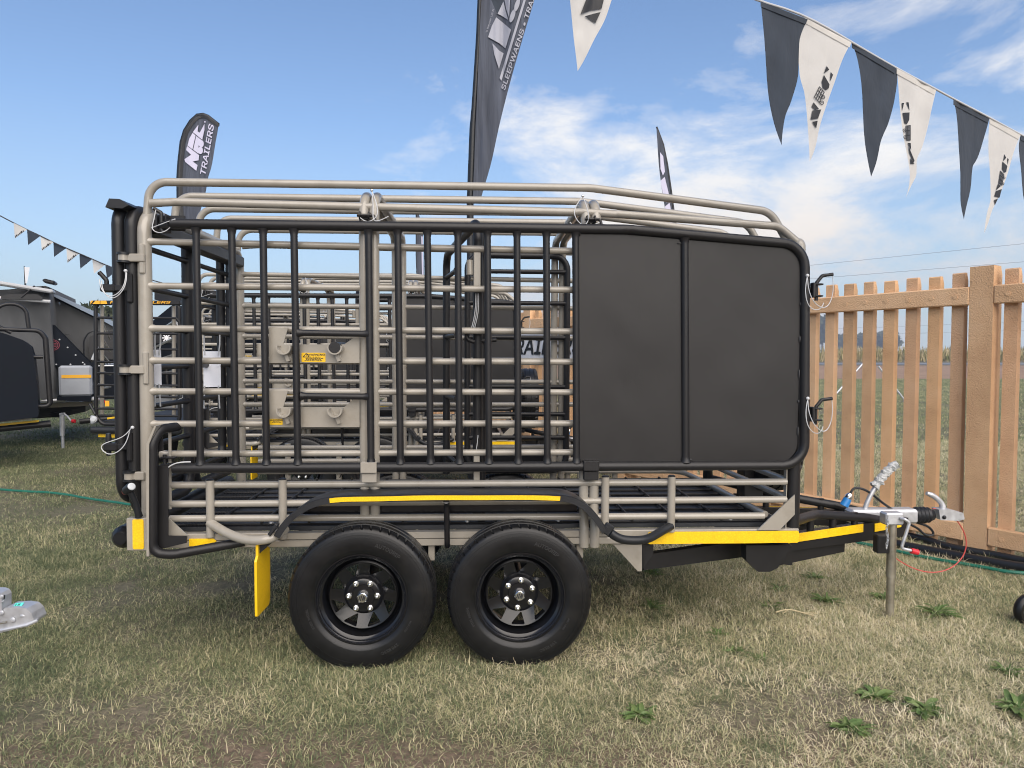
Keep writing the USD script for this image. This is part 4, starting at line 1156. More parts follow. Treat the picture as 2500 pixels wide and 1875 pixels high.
part('coupling_handle', tube(spline([ct(1335, 1122), ct(1385, 1140), ct(1440, 1180), ct(1475, 1225), ct(1480, 1270)], 14), [.011, .013] + [.0155] * 9 + [.018] * 3, 12), 'galvanised')
lv = spline([ct(765, 1325), ct(790, 1230), ct(830, 1140), ct(880, 1060), ct(960, 980)], 16)
hb = part('brake_lever', tube(lv, .0135, 12), 'galvanised')
wr_ = spline([ct(860, 1062), ct(930, 985), ct(985, 920), ct(1065, 860)], 26)
rw = .026 + .0025 * np.sin(np.arange(26) * 1.3) + rng.uniform(-.004, .004, 26)
m = tube(wr_, rw, 16)
m.vertices += rng.normal(0, .0022, m.vertices.shape)
part('bubble_wrap_sleeve', m, 'bubble_wrap', hb, 20)
pc0, pc1, pc2 = ct(590, 1235), ct(625, 1170), ct(648, 1125)
pg = part('trailer_plug', tube([pc0, pc1], [.026, .023], 14), 'blue_plastic')
part('plug_body', tube([pc1, pc1 + (pc2 - pc1) * .5, pc2], [.020, .022, .013], 14), 'chrome', pg)
part('electric_cable', tube(spline([pc2, ct(680, 1080), ct(740, 1078), ct(830, 1120), ct(950, 1215), ct(1100, 1310), ct(1260, 1390), ct(1370, 1440), ct(1395, 1490), ct(1340, 1500), ct(1270, 1450), ct(1180, 1400)], 60), .0072, 8), 'pipe_black')
part('breakaway_cable', tube(spline([ct(1390, 1258), ct(1480, 1275), ct(1570, 1330), ct(1650, 1430), ct(1690, 1540), ct(1675, 1660), ct(1600, 1760), ct(1480, 1822), ct(1340, 1830), ct(1180, 1780), ct(1040, 1690), ct(960, 1610)], 60), .0032, 6), 'red_cable')

# jack stand
JB = G(*D(1925, 1338))
jl = T_R.T @ (JB - T_LOC)
yj = jl[1]
jt = lambda u, v: tl(Z8(u, v), yj)
xj, zj1 = jt(1026, 1345)[0], jt(1026, 1395)[2]
zj2 = tl(ZU(2142, 503), yj)[2]
J = part('jack_tube', bar((xj, yj, zj2), (xj, yj, zj1), .0245, 18), 'steel_worn')
part('jack_leg', bar((xj, yj, -.02), (xj, yj, zj2 + .02), .0205, 18), 'steel_worn')
a, b = jt(940, 1290), jt(1100, 1398)
part('jack_head', cbox((a[0], yj - .035, b[2]), (b[0], yj + .035, a[2]), .008), 'galvanised', smooth=30)
part('jack_crank', tube(fillet([jt(1062, 1335) + (0, -.04, 0), jt(1085, 1335) + (0, -.06, 0), jt(1120, 1365) + (0, -.06, 0), jt(1048, 1592) + (0, -.06, 0), jt(1160, 1615) + (0, -.06, 0)], .015), .0085, 10), 'galvanised')
part('crank_grip', bar(jt(1135, 1612) + (0, -.06, 0), jt(1195, 1626) + (0, -.06, 0), .0155, 12), 'red_plastic')
part('jack_collar', cbox((xj - .09, yj - .02, zj1 - .16), (xj - .02, yj + .03, zj1 - .06), .005), 'black_satin')
links = []
for k in range(12):
    c = jt(938 + 6 * math.sin(k), 1320 + k * 24) + (0, -.045, 0)
    t = trimesh.creation.torus(.0085, .0022, major_sections=10, minor_sections=5)
    t.apply_scale((.7, 1.35, 1))
    t = moved(t, c, rx=math.pi / 2, rz=(k % 2) * math.pi / 2 * .9)
    links.append(t)
part('jack_chain', cat(links), 'galvanised', smooth=40)
# ------------------------------------------------------------------ the trailers parked behind
for (dx, dy, dr), lab in (((-1.36, 3.65, 0.4), 'tan and black cattle trailer seen through the bars of the nearest one, directly behind it'),
                          ((-3.5, 8.6, -1.5), 'tan and black cattle trailer farthest back, beyond the second cattle trailer')):
    copy_of(tr, T_LOC + np.array([dx, dy, -0.012]), (0, 0, math.degrees(T_YAW) + dr), lab)


def wthing(name, label, catg, base, group=None):
    return thing(name, label, catg, base, (0, 0, 0), group), np.array(base, float)


YAW = [None]


def wpart(t, name, mesh, mat, smooth=38, parent=None):
    if YAW[0] is not None:                       # the thing stands turned about its right front corner
        h, a = YAW[0]
        v = np.array(mesh.vertices) - h
        x, y = v[:, 0] / math.cos(a), v[:, 1]
        mesh = trimesh.Trimesh(np.c_[x * math.cos(a) + y * math.sin(a), -x * math.sin(a) + y * math.cos(a), v[:, 2]] + h, mesh.faces, process=False)
    return obj(name, moved(mesh, -t[1]), mat, parent or t[0], smooth)


def ext(zone_, pts, y0, y1, buf=0.0):
    P = Polygon([tuple(W(*zone_(*p), y0)[[0, 2]]) for p in pts])
    if buf:
        P = P.buffer(-buf).buffer(buf, quad_segs=4)
    return plate_xz(P, y0, y1)


def wt(zone_, y):
    return lambda u, v, dy=0.0: W(*zone_(u, v), y + dy)


# price sheets tied to the rear gate of the near trailer
for (u0, v0, u1, v1), zn, yy, lab in (((935, 62, 1065, 300), Z5, .90, 'white price sheet tied with cord to the far leaf of the rear gate'), ((555, 60, 608, 285), Z5, .12, 'white price sheet tied with cord, half hidden by the tan rear post')):
    x = xg1 + .035
    def gp(u, v):
        p = tl(zn(u, v), yy)
        return T_LOC + T_R @ p
    a, b = gp(u0, v0), gp(u1, v1)
    t = wthing('price_sheet', lab, 'paper sheet', (a + b) / 2)
    s = box((a[0], -.001, b[2]), (b[0], .001, a[2] + .03)).subdivide_to_size(.04)
    s.vertices[:, 1] += a[1] + .012 * np.sin((s.vertices[:, 0] - a[0]) * 22) + .1 * (s.vertices[:, 0] - a[0])
    wpart(t, 'sheet', s, 'paper')
    for uu, du in ((u0 + 12, -4), (u1 - 12, 10)):
        wpart(t, 'cord', tube([gp(uu, v0 - 10), gp(uu + du, v0 - 90), gp(uu + du, v0 - 165)], .004, 6), 'cable_white')
        wpart(t, 'cord', tube([gp(uu, v1 - 10), gp(uu + du / 2, v1 + 80), gp(uu + du, v1 + 165)], .004, 6), 'cable_white')

# ------------------------------------------------------------------ picket fence
fence = thing('picket_fence', 'ochre concrete picket fence with two rails on the right, running away behind the trailers', 'fence', (FENCE0[0], FENCE0[1], 0), (0, 0, math.degrees(math.atan2(-FDIR[1], -FDIR[0]))))
PITCH_M = 0.172
frg = np.random.default_rng(5)


def roughen(m, amp, edge=.06):
    m = m.subdivide_to_size(edge)
    m.vertices += frg.normal(0, amp, m.vertices.shape)
    return m


for k in range(-14, 60):
    x = -(0.078 + PITCH_M * k)
    if (k + 1) % 11 == 0:
        P = Polygon([(-.085, -.1), (-.085, 2.096), (.03, 2.096), (.055, 2.034), (.055, -.1)])
        m = plate_yz(P, x - .078, x + .078)
        obj('post', m, 'fence_paint', fence, 25)
        n = -(0.078 + PITCH_M * (k + 11))
        for z0, z1, nm in ((1.819, 1.953, 'upper_rail'), (.074, .209, 'lower_rail')):
            rl = obj('rail', cbox((n + .079, -.088, z0), (x - .079, -.040, z1), .008), 'fence_paint', fence, False)
            for j in range(1, 11):
                xn = x - PITCH_M * j
                obj('rail_plug', moved(trimesh.creation.cylinder(.017, .006, sections=14), (xn, -.0885, (z0 + z1) / 2 + frg.uniform(-.004, .004)), rx=math.pi / 2), 'fence_paint', rl)
    else:
        h = 2.062 + frg.normal(0, .008)
        w = .0425 + frg.uniform(-.002, .002)
        P = Polygon([(-.038, .02), (-.038, h - .008), (-.032, h), (.0, h), (.022, h - .06), (.022, .02)])
        obj('picket', moved(plate_yz(P, x - w, x + w), (0, 0, 0), ry=frg.normal(0, .0012)), f'fence_paint_{frg.integers(0, 5)}', fence, 25)
bt = thing('advert_banner', 'white advertising banner with black lettering hung on the fence, seen through the trailer bars', 'banner', (FENCE0[0], FENCE0[1], 0), (0, 0, math.degrees(math.atan2(-FDIR[1], -FDIR[0]))))
bm = box((-7.4, -.102, 1.40), (-4.5, -.099, 1.76)).subdivide_to_size(.08)
bm.vertices[:, 1] -= .012 * np.abs(np.sin(bm.vertices[:, 0] * 5 + bm.vertices[:, 2] * 3))
obj('cloth', bm, 'banner_cloth', bt)
obj('lettering', cat([moved(text_xz('NOOT TRAILERS', .21, .002, True, .25, 1.25), (-7.25, -.116, 1.47))]), 'ink', bt, False)

# ------------------------------------------------------------------ bunting overhead
ZB = zone(1050, 0, 500 / 1659)


def string_y(u):
    s = np.clip((u - 1854.0) / (2493.0 - 1854.0), -3.2, 1.6)
    return 1 / ((1 - s) / 2.55 + s / 3.4)


def fold(u, v, seed):
    return 0.05 * (meshkit.fbm(np.stack([np.asarray(u) / 46.0, np.asarray(v) / 130.0, np.full(np.shape(u), seed * 3.7)], -1), 3, seed) - 0.5)


def Wv(u, v, y):
    u, v = np.asarray(u, float), np.asarray(v, float)
    a, b = (u - CX) / FPX, (CY - v) / FPX
    r = np.stack([a, CP + b * SP, -SP + b * CP], -1)
    return CAM + r * (np.asarray(y) / r[..., 1])[..., None]


def strip_mesh(left, right, yfun, rows_=22, cols=8):
    def res(e):
        e = np.array(e, float)
        t = np.r_[0, np.cumsum(np.linalg.norm(np.diff(e, axis=0), axis=1))]
        from scipy.interpolate import PchipInterpolator
        return PchipInterpolator(t / t[-1], e)(np.linspace(0, 1, rows_))
    L, R = res(left), res(right)
    s = np.linspace(0, 1, cols)
    P = L[:, None] * (1 - s)[None, :, None] + R[:, None] * s[None, :, None]
    v = Wv(P[..., 0], P[..., 1], yfun(P[..., 0], P[..., 1])).reshape(-1, 3)
    i, j = np.meshgrid(np.arange(rows_ - 1), np.arange(cols - 1), indexing='ij')
    q = np.stack([i * cols + j, (i + 1) * cols + j, (i + 1) * cols + j + 1, i * cols + j + 1], -1).reshape(-1, 4)
    return trimesh.Trimesh(v, np.vstack([q[:, [0, 1, 2]], q[:, [0, 2, 3]]]), process=False)


def print_mesh(shape, yfun, lift, edge):
    """a flat print given in photograph pixels, laid on the cloth"""
    ms = []
    for g_ in getattr(shape, 'geoms', [shape]):
        if g_.area < 1e-6:
            continue
        v, f = trimesh.creation.triangulate_polygon(g_, engine='earcut')
        m = trimesh.Trimesh(np.c_[v, np.zeros(len(v))], f, process=False)
        if edge:
            m = m.subdivide_to_size(edge)
        ms.append(m)
    m = cat(ms)
    u, v = m.vertices[:, 0], m.vertices[:, 1]
    m.vertices = Wv(u, v, yfun(u, v) - lift)
    return m


zp = lambda zone_, pts: [zone_(*p) for p in pts]
poly = lambda zone_, pts: Polygon(zp(zone_, pts))
bun = wthing('bunting', 'large bunting of alternating charcoal and white pennants strung overhead at the upper right', 'bunting', W(*ZP(700, 280), string_y(2073)))
rope = np.array([ZB(-900, -1900), ZB(400, -1000), ZP(-400, -230), ZP(100, 8), ZP(300, 70), ZP(490, 155), ZP(716, 284), ZP(1020, 460), ZP(1290, 605), ZP(1420, 675), ZP(1650, 795), ZP(1858, 908), ZP(2100, 1020), ZP(2500, 1190), ZP(3300, 1480), ZP(4300, 1800)])
ry = string_y(rope[:, 0])
wpart(bun, 'rope', tube(spline(Wv(rope[:, 0], rope[:, 1], ry), 80), .0042, 8), 'cable_white')
pens = [
    (ZB, 'pennant_dark', [(330, -420), (470, -60), (545, 115)], [(760, -380), (640, -90), (545, 115)], []),
    (ZB, 'pennant_white', [(1090, -330), (1135, 20), (1165, 320), (1185, 480), (1195, 576)], [(1560, -290), (1470, 0), (1420, 150), (1330, 320), (1230, 520), (1195, 576)],
     [[(1290, -70), (1425, -80), (1390, 70), (1300, 85), (1218, 116)], [(1252, 132), (1320, 112), (1382, 97), (1340, 186)]]),
    (ZP, 'pennant_dark', [(102, 8), (130, 300), (150, 600), (175, 760), (245, 982)], [(420, 130), (362, 300), (358, 480), (310, 680), (265, 800), (245, 982)], []),
    (ZP, 'pennant_white', [(400, 118), (352, 205), (365, 500), (400, 640), (415, 780), (433, 1092)], [(716, 286), (660, 390), (600, 560), (550, 700), (500, 860), (470, 1000), (433, 1092)],
     [[(548, 445), (530, 495), (566, 470)], [(575, 485), (592, 505), (572, 550)], [(530, 505), (568, 570), (562, 596), (542, 608), (522, 592), (515, 550)], 'G', [(460, 690), (497, 735), (470, 740), (446, 720)], [(452, 745), (512, 738), (490, 800), (440, 806)], [(450, 822), (488, 815), (478, 865)]]),
    (ZP, 'pennant_dark', [(718, 288), (760, 420), (785, 600), (800, 900), (848, 1192)], [(1020, 462), (1025, 520), (1010, 650), (965, 830), (915, 950), (885, 1090), (848, 1192)], []),
    (ZP, 'pennant_white', [(1021, 462), (1030, 560), (1040, 700), (1060, 880), (1100, 1100), (1110, 1180), (1081, 1336)], [(1288, 606), (1265, 700), (1220, 900), (1190, 1000), (1155, 1090), (1155, 1170), (1120, 1250), (1081, 1336)],
     [[(1055, 695), (1071, 695), (1058, 748)], [(1085, 690), (1102, 690), (1108, 748)], [(1060, 762), (1108, 758), (1105, 810), (1090, 838), (1073, 830)], 'H', [(1095, 965), (1116, 965), (1118, 1012)], [(1098, 978), (1142, 1085), (1132, 1100), (1106, 1030)], [(1112, 1068), (1114, 1106), (1141, 1106)]]),
    (ZP, 'pennant_dark', [(1403, 672), (1425, 780), (1440, 1000), (1450, 1200), (1450, 1330), (1474, 1480)], [(1648, 795), (1610, 930), (1560, 1080), (1535, 1120), (1520, 1270), (1490, 1400), (1474, 1480)], []),
    (ZP, 'pennant_white', [(1648, 796), (1640, 1000), (1650, 1160), (1655, 1340), (1630, 1440), (1612, 1574)], [(1858, 908), (1810, 1030), (1770, 1170), (1710, 1330), (1665, 1420), (1640, 1500), (1612, 1574)],
     [[(1748, 1040), (1740, 1088), (1760, 1065)], [(1768, 1065), (1777, 1075), (1770, 1112)], [(1735, 1090), (1768, 1120), (1760, 1160), (1746, 1166), (1732, 1140)], 'I', [(1705, 1240), (1724, 1256), (1690, 1286)], [(1690, 1290), (1731, 1275), (1715, 1335), (1680, 1325)], [(1678, 1350), (1705, 1340), (1685, 1383)]]),
    (ZP, 'pennant_dark', [(1858, 908), (1845, 990), (1860, 1150), (1872, 1300), (1905, 1450)], [(2085, 1014), (2030, 1200), (1960, 1350), (1905, 1450)], []),
]
GR = {'G': ((500, 585), (532, 622), (500, 690), (466, 655), (524, 655), (516, 693), 14), 'H': ((1084, 850), (1113, 846), (1113, 946), (1088, 946), (1073, 880), (1078, 925), 12), 'I': ((1722, 1155), (1745, 1180), (1730, 1250), (1710, 1235), (1745, 1200), (1738, 1240), 9)}
for k, (zn, mat, L, R, logo) in enumerate(pens):
    yf = lambda u, v, k=k: string_y(u) + fold(u, v, k + 1)
    pn = wpart(bun, 'pennant', strip_mesh(zp(zn, L), zp(zn, R), yf, 26, 9), mat, True)
    # stitched header band
    a, b = np.array(zn(*L[0])), np.array(zn(*R[0]))
    h = np.array([-3.0, 13.0])
    hy = lambda u, v, k=k: string_y(u) + fold(u, v, k + 1) - .004
    wpart(bun, 'header_band', print_mesh(Polygon([a, b, b + h * .95 + (-2, 0), a + h + (3, 0)]), hy, 0, 12), mat, True, pn)
    shapes = []
    for s in logo:
        if isinstance(s, str):
            q = [np.array(zn(*c), float) for c in GR[s][:4]]
            sc = 0.3617
            ln = [LineString([q[0], q[1], q[2], q[3], q[0]])]
            for f in (.33, .66):
                ln.append(LineString([q[0] * (1 - f) + q[3] * f, q[1] * (1 - f) + q[2] * f]))
                ln.append(LineString([q[0] * (1 - f) + q[1] * f, q[3] * (1 - f) + q[2] * f]))
            shapes += [l.buffer(1.0) for l in ln]
            for c in GR[s][4:6]:
                c = zn(*c)
                shapes += [Point(c).buffer(GR[s][6] * sc).difference(Point(c).buffer(GR[s][6] * sc * .68)), Point(c).buffer(1.2)]
        else:
            shapes.append(poly(zn, s))
    if shapes:
        wpart(bun, 'printed_logo', print_mesh(unary_union(shapes), yf, .005, 7), 'ink', False, pn)

far = wthing('bunting', 'small distant bunting of black and white pennants at the left, above the grey tent', 'bunting', W(*Z1(400, 600), 12))
tops = [(105, 455), (208, 507), (312, 556), (412, 605), (512, 650), (612, 692), (712, 735), (812, 778), (912, 815)]
tips = [(115, 575), (217, 627), (323, 671), (417, 718), (520, 765), (620, 810), (725, 847), (825, 886)]
rp = np.array([Z1(*p) for p in [(-300, 235), (0, 400)] + tops + [(1400, 960)]])
wpart(far, 'rope', tube(spline(Wv(rp[:, 0], rp[:, 1], np.full(len(rp), 12.0)), 60), .010, 6), 'pipe_black')
for k in range(8):
    a, b, c = tops[k], tops[k + 1], tips[k]
    yf = lambda u, v, k=k: 12.0 + 3 * fold(u, v, k + 31)
    m_ = lambda p, q, s, dv=0: (p[0] * (1 - s) + q[0] * s, p[1] * (1 - s) + q[1] * s + dv)
    pn = wpart(far, 'pennant', strip_mesh(zp(Z1, [a, m_(a, c, .5), c]), zp(Z1, [b, m_(b, c, .5), c]), yf, 10, 5), 'pennant_white' if k % 2 == 0 else 'pennant_dark', True)
    if k in (0, 2, 4):
        d = np.array(b, float) - np.array(c)
        n_ = np.array([-d[1], d[0]]) / np.hypot(*d)
        sh = []
        for s0, s1, w0 in ((.02, .12, 22), (.16, .24, 20), (.28, .36, 14), (.40, .48, 14), (.52, .66, 20), (.70, .78, 14)):
            p, q = np.array(c) + d * s0 - n_ * 3, np.array(c) + d * s1 - n_ * 3
            sh.append(poly(Z1, [p, q, q - n_ * w0 * .8, p - n_ * w0 * .55]))
        wpart(far, 'printed_logo', print_mesh(unary_union(sh).intersection(poly(Z1, [a, b, c]).buffer(-.5)), yf, .012, 0), 'ink', False, pn)


# ------------------------------------------------------------------ feather flags
def text_px(zone_, s, p0, p1, hpx, slant=0.0, bold=True):
    """lettering along the line p0-p1 of the photograph, as a polygon set in pixels"""
    m = meshkit.text_mesh(s, 1.0, 0.01, bold)
    v = np.array(m.vertices)
    keep = (np.abs(m.face_normals[:, 2]) > .5) & (v[m.faces][:, :, 2].mean(1) > .005)
    w = v[:, 0].max()
    a, b = np.array(zone_(*p0)), np.array(zone_(*p1))
    d = (b - a) / np.linalg.norm(b - a)
    n_ = np.array([d[1], -d[0]])
    sc = np.linalg.norm(b - a) / w
    hh = hpx * (np.linalg.norm(np.array(zone_(1, 0)) - np.array(zone_(0, 0))))
    xy = a + d * ((v[:, :1] + slant * v[:, 1:2] * hh / sc) * sc) + n_ * (v[:, 1:2] * hh)
    return trimesh.Trimesh(np.c_[xy, np.zeros(len(xy))], m.faces[keep], process=False)


def laid(m, yfun, lift):
    m = m.copy()
    u, v = m.vertices[:, 0], m.vertices[:, 1]
    m.vertices = Wv(u, v, yfun(u, v) - lift)
    return m


def flag(label, zone_, y, left, right, pole, poler, seed, amp=1.0, mat='flag_cloth', group=None):
    base = W(*zone_(*pole[-1]), y)
    t = wthing('feather_flag', label, 'flag', (base[0], base[1], 0), group)
    yf = lambda u, v: y + amp * 1.6 * fold(np.asarray(u) * 1.5, np.asarray(v) * .5, seed)
    cl = wpart(t, 'cloth', strip_mesh(zp(zone_, left), zp(zone_, right), yf, 44, 16), mat, True)
    pp = [W(*zone_(*p), y + .03) for p in pole]
    pp.append(np.array([pp[-1][0] + 0.0, y + .03, 0.0]))
    wpart(t, 'pole', tube(pp, np.r_[np.linspace(poler * .55, poler, len(pp) - 1), poler], 10), 'pipe_black')
    return t, yf, cl


t, yf, cl = flag('tall dark feather flag rising behind the middle of the nearest trailer', ZB, 6.0,
                 [(640, -1500), (520, -1300), (440, -900), (425, -300), (415, 0), (400, 300), (380, 800), (370, 1000), (355, 1400), (345, 1650)],
                 [(660, -1500), (900, -1350), (1010, -900), (930, -300), (845, 0), (745, 330), (640, 700), (560, 1020), (490, 1340), (440, 1510), (400, 1650)],
                 [(700, -1520), (510, -1350), (430, -900), (415, -300), (405, 0), (395, 300), (360, 870), (345, 1050), (325, 1620)], .030, 71, 1.6)
sh = [poly(ZB, q) for q in ([(536, 140), (580, 175), (656, 240), (610, 392), (560, 350), (470, 300), (500, 210)], [(505, 350), (560, 410), (596, 432), (558, 558), (520, 440)], [(592, 8), (612, 90), (632, 160), (575, 125), (540, 108)],
                            [(563, 632), (578, 655), (775, 0), (757, 0)], [(600, -20), (650, -40), (640, 140), (616, 70)])]
for c, rx, ry_ in (((667, 128), 18, 55), ((704, 40), 18, 55)):
    sh.append(affinity.rotate(affinity.scale(Point(ZB(*c)).buffer(.3014), rx, ry_), 18))
wpart(t, 'printed_logo', print_mesh(unary_union(sh), yf, .012, 9), 'ink_faded', False, cl)
wpart(t, 'lettering', cat([laid(text_px(ZB, 'SLEEPWAENS • TRAILERS', (604, 738), (905, -195), 34, .25), yf, .012), laid(text_px(ZB, "'n Keyser Uit N", (462, 268), (520, 78), 15, .1, False), yf, .012)]), 'ink_faded', False, cl)

ZT = zone(400, 240, 220 / 1141)
t, yf, cl = flag('curved dark feather flag lettered TRAILERS at the upper left', ZT, 10.0,
                 [(500, 215), (430, 225), (350, 300), (280, 420), (240, 560), (215, 800), (203, 1000), (205, 1300), (225, 1530), (260, 1760)],
                 [(520, 218), (610, 265), (690, 338), (655, 560), (600, 880), (560, 1010), (530, 1190), (470, 1400), (440, 1520), (330, 1760)],
                 [(690, 335), (560, 235), (500, 213), (430, 222), (350, 297), (277, 418), (237, 560), (212, 800), (200, 1000), (204, 1300), (224, 1530), (262, 1800)], .05, 73, 1.0)
bd = LineString(zp(ZT, [(690, 345), (560, 252), (500, 230), (432, 242), (360, 315), (292, 428), (254, 565), (230, 800), (218, 1000), (222, 1300), (240, 1530)])).buffer(3.0)
wpart(t, 'border', print_mesh(bd, yf, .010, 9), 'ink', False, cl)
sh = [poly(ZT, q) for q in ([(262, 770), (345, 715), (282, 655), (295, 605), (447, 720), (440, 785), (365, 800), (427, 845), (412, 918), (270, 805)], [(300, 598), (362, 646), (402, 472), (365, 437), (322, 510)], [(372, 650), (438, 702), (440, 600), (478, 530), (410, 477)],
                            [(367, 428), (437, 335), (428, 420), (455, 435), (500, 350), (514, 322), (514, 400), (486, 525), (410, 463)])]
sh += [affinity.scale(Point(ZT(*c)).buffer(.1928), 32, 46) for c in ((463, 660), (474, 576))] + [Point(ZT(520, 298)).buffer(1.9)]
wpart(t, 'printed_logo', print_mesh(unary_union(sh), yf, .014, 9), 'ink_lilac', False, cl)
wpart(t, 'lettering', laid(text_px(ZT, 'TRAILERS', (520, 992), (634, 345), 66, .3), yf, .014), 'ink_lilac', False, cl)

t, yf, cl = flag('narrow feather flag seen nearly edge-on beyond the sloping front of the roof rails', Z4, 9.0, [(640, -280), (645, -200), (658, 0), (680, 180), (705, 340), (728, 470), (760, 640)], [(642, -280), (690, -150), (718, 0), (745, 200), (765, 360), (782, 470), (800, 640)], [(642, -285), (692, -150), (722, 0), (750, 200), (770, 360), (788, 475), (800, 600)], .02, 75, .5)
sh = [poly(Z4, q) for q in ([(668, -90), (692, -60), (706, 60), (690, 90), (672, 40)], [(672, 130), (704, 100), (738, 240), (720, 300), (690, 230)], [(705, 330), (742, 300), (765, 420), (758, 470), (732, 470)])]
wpart(t, 'printed_logo', print_mesh(unary_union(sh), yf, .01, 6), 'ink_lilac', False, cl)
t, yf, cl = flag('narrow dark feather flag with pale print, seen edge-on through the trailer bars', Z3, 9.6, [(688, 380), (686, 540), (684, 700), (690, 900), (696, 1000)], [(700, 380), (735, 540), (738, 700), (742, 900), (706, 1000)], [(688, 380), (690, 540), (692, 700), (700, 900), (712, 1250)], .03, 77, .6)
wpart(t, 'printed_logo', print_mesh(poly(Z3, [(722, 560), (733, 560), (737, 760), (739, 890), (728, 880)]), yf, .01, 6), 'ink_lilac', False, cl)
t, yf, cl = flag('tiny pale flag on the horizon above the roof of the grey tent', ZC, 24.0, [(190, 165), (193, 220), (198, 292)], [(232, 168), (222, 230), (211, 292)], [(189, 160), (193, 220), (198, 330)], .03, 79, .6, 'banner_cloth')

# ------------------------------------------------------------------ campers at the left
Y1 = 9.0
c_ = wt(ZC, Y1)
t = wthing('camper_trailer', 'dark navy off-road camper cut by the left edge, with a black tube frame', 'camper', (c_(150, 1400)[0], Y1 + .8, 0))
YAW[0] = (c_(295, 1300), math.radians(-33))
body = [(-900, 560), (-400, 585), (0, 642), (120, 690), (210, 735), (248, 775), (268, 860), (290, 1100), (300, 1335), (0, 1368), (-900, 1420)]
wpart(t, 'body', ext(ZC, body, Y1, Y1 + 1.7, .03), 'camper_navy', 30)
dm = [(-60, 880), (10, 880), (32, 915), (38, 1050), (20, 1085), (-60, 1100)]
P = Polygon([tuple(W(*ZC(*p), Y1)[[0, 2]]) for p in dm])
wpart(t, 'hatch_seal', plate_xz(P.buffer(.012).difference(P.buffer(-.012)), Y1 - .008, Y1 + .01), 'pipe_black', False)
wpart(t, 'frame_tube', tube(fillet([c_(100, 655, .1), c_(340, 660, .1), c_(372, 720, .1), c_(402, 1230, .1), c_(385, 1250, .1), c_(290, 1252, .1)], .09, 6), .027, 12), 'black_satin')
wpart(t, 'frame_tube', tube(fillet([c_(140, 640, .2), c_(142, 465, .2), c_(300, 458, .2), c_(322, 660, .2)], .18, 6), .021, 12), 'black_satin')
wpart(t, 'frame_tube', tube(fillet([c_(-60, 380, .1), c_(10, 450, .1), c_(110, 630, .1), c_(190, 680, .1)], .2, 6), .024, 12), 'black_satin')
wpart(t, 'cross_tube', bar(c_(268, 868, .1), c_(360, 866, .1), .024, 8), 'black_satin')
wpart(t, 'drawbar', bar(c_(-300, 1450, .4), c_(520, 1385, .4), .045, 10), 'black_satin')
wpart(t, 'reflector_strip', ext(ZC, [(-300, 1412), (418, 1354), (418, 1370), (-300, 1430)], Y1 + .30, Y1 + .31), 'reflector', False)
wpart(t, 'roof_pod', moved(trimesh.creation.icosphere(3, 1).apply_scale((.28, .3, .07)), c_(-10, 625, .6)), 'awning')
wpart(t, 'underframe', ext(ZC, [(-300, 1350), (302, 1320), (300, 1352), (-300, 1390)], Y1 + .1, Y1 + 1.4), 'tan_paint', False)
YAW[0] = None
j = wthing('jack_stand', 'galvanised jack stand with a red crank grip, standing on the grass under the camper drawbar', 'jack stand', G(*ZC(492, 1578)))
jj = wt(ZC, float(j[1][1]))
wpart(j, 'tube', bar(jj(486, 1480), jj(483, 1320), .034, 12), 'galvanised')
wpart(j, 'leg', bar(j[1], jj(486, 1470), .023, 12), 'galvanised')
wpart(j, 'head', cbox(jj(466, 1322, -.06), jj(504, 1298, .08), .01), 'galvanised', False)
wpart(j, 'crank', tube(fillet([jj(500, 1310, -.08), jj(520, 1325, -.08), jj(556, 1366, -.08), jj(580, 1366, -.08)], .03), .014, 8), 'galvanised')
wpart(j, 'grip', bar(jj(562, 1366, -.08), jj(584, 1366, -.08), .03, 10), 'red_plastic')

Y2 = 11.6
c_ = wt(ZC, Y2)
t = wthing('tent_camper', 'grey canvas tent unfolded from a camper trailer with a silver box and yellow stripe', 'camper', (c_(400, 1300)[0], Y2 + 1, 0))


YAW[0] = (c_(700, 1200), math.radians(-24))


def pbox(p, q, d0, d1, c=.01):
    a, b = c_(*p, d0), c_(*q, d0)
    return cbox((a[0], Y2 + d0, a[2]), (b[0], Y2 + d1, b[2]), c)


def canvas_mesh(pts, y0, y1, amp, seed):
    P = Polygon([tuple(W(*ZC(*p), y0)[[0, 2]]) for p in pts])
    m = plate_xz(P, y0, y1).subdivide_to_size(.16)
    v = np.array(m.vertices)
    front = v[:, 1] < y0 + .02
    v[front, 1] += amp * (meshkit.fbm(np.c_[v[front, 0] * 2.2 + .6 * v[front, 2], v[front, 2] * .7, 0 * v[front, 0]], 3, seed) - .5)
    m.vertices = v
    return m


wpart(t, 'canvas', canvas_mesh([(-300, 330), (0, 372), (345, 322), (365, 330), (395, 960), (392, 1185), (280, 1185), (-300, 1150)], Y2 - .35, Y2 + 2.3, .30, 5), 'canvas', 30)
wpart(t, 'canvas', canvas_mesh([(348, 322), (470, 395), (730, 548), (900, 640), (905, 905), (655, 908), (385, 620), (370, 400)], Y2 + .14, Y2 + 2.2, .18, 8), 'canvas', 30)
wpart(t, 'fly_sheet', ext(ZC, [(440, 375), (500, 392), (735, 520), (735, 556), (470, 398)], Y2 + .0, Y2 + 2.3), 'canvas_blue', False)
wpart(t, 'fly_sheet', ext(ZC, [(735, 545), (905, 600), (905, 660), (800, 590)], Y2 + .05, Y2 + 2.25), 'canvas_blue', False)
wpart(t, 'window_screen', ext(ZC, [(20, 410), (60, 392), (230, 386), (262, 410), (258, 428), (20, 430)], Y2 - .60, Y2 - .58), 'ink', False)
wpart(t, 'awning_case', moved(cbox((-1.4, -.12, -.03), (.50, .12, .03), .02), c_(110, 325, -.5), ry=math.radians(9.5)), 'awning')
